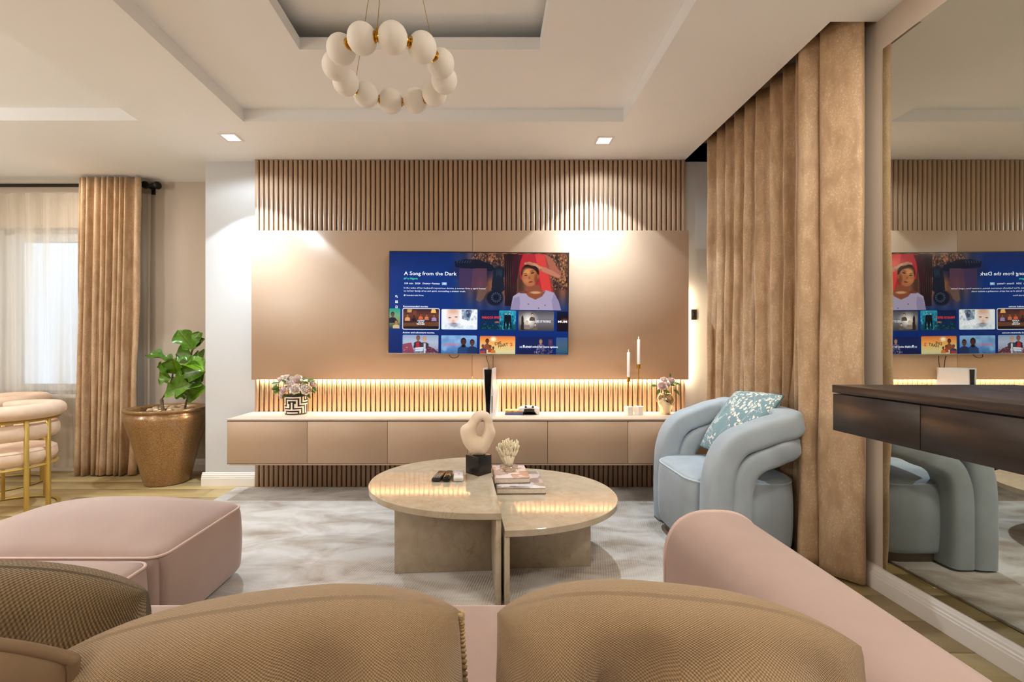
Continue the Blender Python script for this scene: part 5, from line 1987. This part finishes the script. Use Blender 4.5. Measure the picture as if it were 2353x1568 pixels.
# ================================================================== PLANTER
pp = thing('potted_fiddle_fig', 'fiddle leaf fig in a bronze speckled pot behind the white column', 'plant', (-2.685, 3.82, 0.0))
lathe('pot', [(0, 0.001), (0.158, 0.001), (0.165, 0.012), (0.20, 0.17), (0.245, 0.36), (0.285, 0.50), (0.294, 0.545), (0.290, 0.575), (0.278, 0.590), (0.280, 0.600), (0.300, 0.606), (0.304, 0.616), (0.300, 0.626), (0.280, 0.628), (0.262, 0.612), (0.262, 0.585)], M['glaze'], pp, 64, 60)
lathe('soil', [(0, 0.594), (0.15, 0.592), (0.264, 0.586)], M['soil'], pp, 40)
rp_ = random.Random(4)
pbm = None
for i in range(26):
    a, q = rp_.uniform(0, 6.283), 0.22 * math.sqrt(rp_.random())
    s_ = rp_.uniform(0.018, 0.036)
    if pbm is None:
        bm = bmesh.new()
        bmesh.ops.create_icosphere(bm, subdivisions=2, radius=1.0)
        for v in bm.verts:
            v.co *= 1 + 0.22 * noise.noise(v.co * 1.4)
            v.co.z *= 0.62
        o_ = bmo('pebble', bm, M['pebble'], pp, angle=180)
        pbm = o_.data
    else:
        o_ = link(bpy.data.objects.new('pebble', pbm), pp)
    o_.location = (q * math.cos(a), q * math.sin(a), 0.600)
    o_.scale = (s_, s_ * rp_.uniform(.7, 1), s_)
    o_.rotation_euler = (0, 0, a * 3)


def lp(zx, zy, d):
    return at(320 + zx / 7.125, 740 + zy / 7.125, d) - Vector((-2.685, 3.82, 0))


S1 = smoothpath([lp(385, 1440, 3.80), lp(365, 1275, 3.80), lp(380, 1250, 3.80), lp(440, 1150, 3.78), lp(520, 960, 3.80), lp(560, 800, 3.82)], 4)
tube('stem', S1, [0.013 if i < 5 else 0.006 for i in range(len(S1))], M['stem'], pp, n=8)
S2 = smoothpath([lp(745, 1420, 3.82), lp(775, 1290, 3.82), lp(830, 1170, 3.82), lp(870, 1040, 3.82), lp(910, 900, 3.82), lp(900, 700, 3.82), lp(850, 540, 3.82), lp(880, 430, 3.82)], 4)
tube('stem', S2, [0.008] * len(S2), M['stem'], pp, n=8)
LV = [  # base, tip (close-view px), depth of base / tip, width, face towards
    ((880, 450), (620, 135), 3.80, 3.74, 0.17, (0.2, -1, 0.35)),
    ((900, 430), (960, 150), 3.86, 3.92, 0.16, (-0.1, -1, 0.4)),
    ((880, 460), (1045, 260), 3.84, 3.88, 0.15, (-0.2, -0.8, 0.6)),
    ((850, 545), (590, 520), 3.80, 3.76, 0.15, (0.1, -1, 0.2)),
    ((870, 560), (1045, 600), 3.84, 3.86, 0.17, (0, -0.7, 0.8)),
    ((560, 640), (105, 505), 3.80, 3.76, 0.14, (0.15, -0.5, 1)),
    ((640, 600), (1045, 740), 3.84, 3.70, 0.18, (0.1, -0.65, 1)),
    ((620, 860), (520, 610), 3.80, 3.72, 0.20, (0.05, -1, 0.1)),
    ((600, 850), (1045, 800), 3.78, 3.74, 0.19, (0.05, -1, 0.25)),
    ((520, 930), (310, 670), 3.78, 3.72, 0.12, (-0.6, -0.7, 0.4)),
    ((520, 920), (300, 930), 3.80, 3.78, 0.13, (0.2, -1, 0.2)),
    ((430, 1150), (790, 1010), 3.74, 3.66, 0.19, (0.05, -1, 0.25)),
    ((860, 1030), (660, 960), 3.80, 3.74, 0.10, (0, -0.8, 0.5)),
    ((700, 960), (1010, 1010), 3.80, 3.72, 0.13, (0, -0.9, 0.4)),
    ((830, 1200), (580, 1120), 3.80, 3.74, 0.13, (0, -1, 0.2)),
    ((790, 1300), (1045, 1050), 3.80, 3.72, 0.17, (0, -0.9, 0.4)),
    ((880, 900), (560, 880), 3.84, 3.86, 0.18, (0, -0.5, 0.8)),
    ((910, 930), (1045, 960), 3.86, 3.88, 0.15, (0, -0.8, 0.5)),
    ((800, 1180), (960, 1090), 3.84, 3.90, 0.10, (0, -0.8, 0.5)),
    ((460, 860), (440, 660), 3.84, 3.88, 0.14, (0.3, -1, 0.1)),
]
for (b_, t_, d0, d1, wd, fc) in LV:
    p0, p1 = lp(*b_, d0), lp(*t_, d1)
    V, Fc, UV = leaf_geo((p1 - p0).length, wd * 1.05, 0.10, 0.22, violin=1.0, nu=8, nv=14, wave=0.06)
    o_ = mk('leaf', V, Fc, M['fiddle'], pp, angle=180, uvs=UV)
    place(o_, p0, p1, Vector(fc))

# ================================================================== DINING CHAIRS
def arc(r_, z, a0, a1, n=28, ry=1.0):
    return [(r_ * math.cos(R(a0 + (a1 - a0) * i / n)), r_ * ry * math.sin(R(a0 + (a1 - a0) * i / n)), z) for i in range(n + 1)]


dc = thing('dining_chair', 'cream velvet barrel dining chair with gold frame nearest the ottoman', 'chair', (-3.355, 3.14, 0.0), (0, 0, R(10)), 'cream barrel dining chairs by the window')
RB = 0.285
tube('top_roll', arc(RB, 0.690, -125, 125, 40), [0.030 + 0.022 * math.sin(math.pi * i / 40) ** 0.35 for i in range(41)], M['velvet_cream'], dc, n=16)
V, Fc = tube_geo(arc(RB - 0.012, 0.555, -112, 112, 36), 0.05, 16, ell=(0.55, 1.1), up=(0, 0, 1))
mk('back_band', V, Fc, M['velvet_cream'], dc, angle=70)
lathe('seat', [(0, 0.325), (0.245, 0.325), (0.275, 0.340), (0.288, 0.375), (0.285, 0.410), (0.268, 0.432), (0.20, 0.445), (0, 0.452)], M['velvet_cream'], dc, 48, 70)
tube('seat_piping', arc(0.279, 0.420, 0, 352.5, 47), 0.004, M['velvet_cream'], dc, n=6, closed=True)


def flatbar(name, path, w, h, closed=False):
    V, Fc = tube_geo(path, 1.0, 4, closed=closed, ell=(w, h), up=(0, 0, 1))
    return mk(name, V, Fc, M['gold_paint'], dc, smooth=False)


flatbar('top_rail', arc(RB + 0.006, 0.632, -125, 125, 36), 0.014, 0.010)
flatbar('seat_rail', arc(RB - 0.005, 0.316, 0, 352.5, 47), 0.014, 0.010, True)
flatbar('base_rail', arc(RB + 0.006, 0.008, 0, 352.5, 47), 0.012, 0.007, True)
for a in (-125, -85, -30, -3, 75, 125):
    x_, y_ = (RB + 0.008) * math.cos(R(a)), (RB + 0.008) * math.sin(R(a))
    zt_ = 0.635
    b_ = box('leg', (-0.011, 0.011, -0.011, 0.011, 0.002, zt_), M['gold_paint'], dc, r=0.0015, seg=1, loc=(x_, y_, 0), rot=(0, 0, R(a)))
copy_thing(dc, (-4.02, 3.72, 0.0), R(25), 'cream velvet barrel dining chair with gold frame, second one close to the sheer curtain')
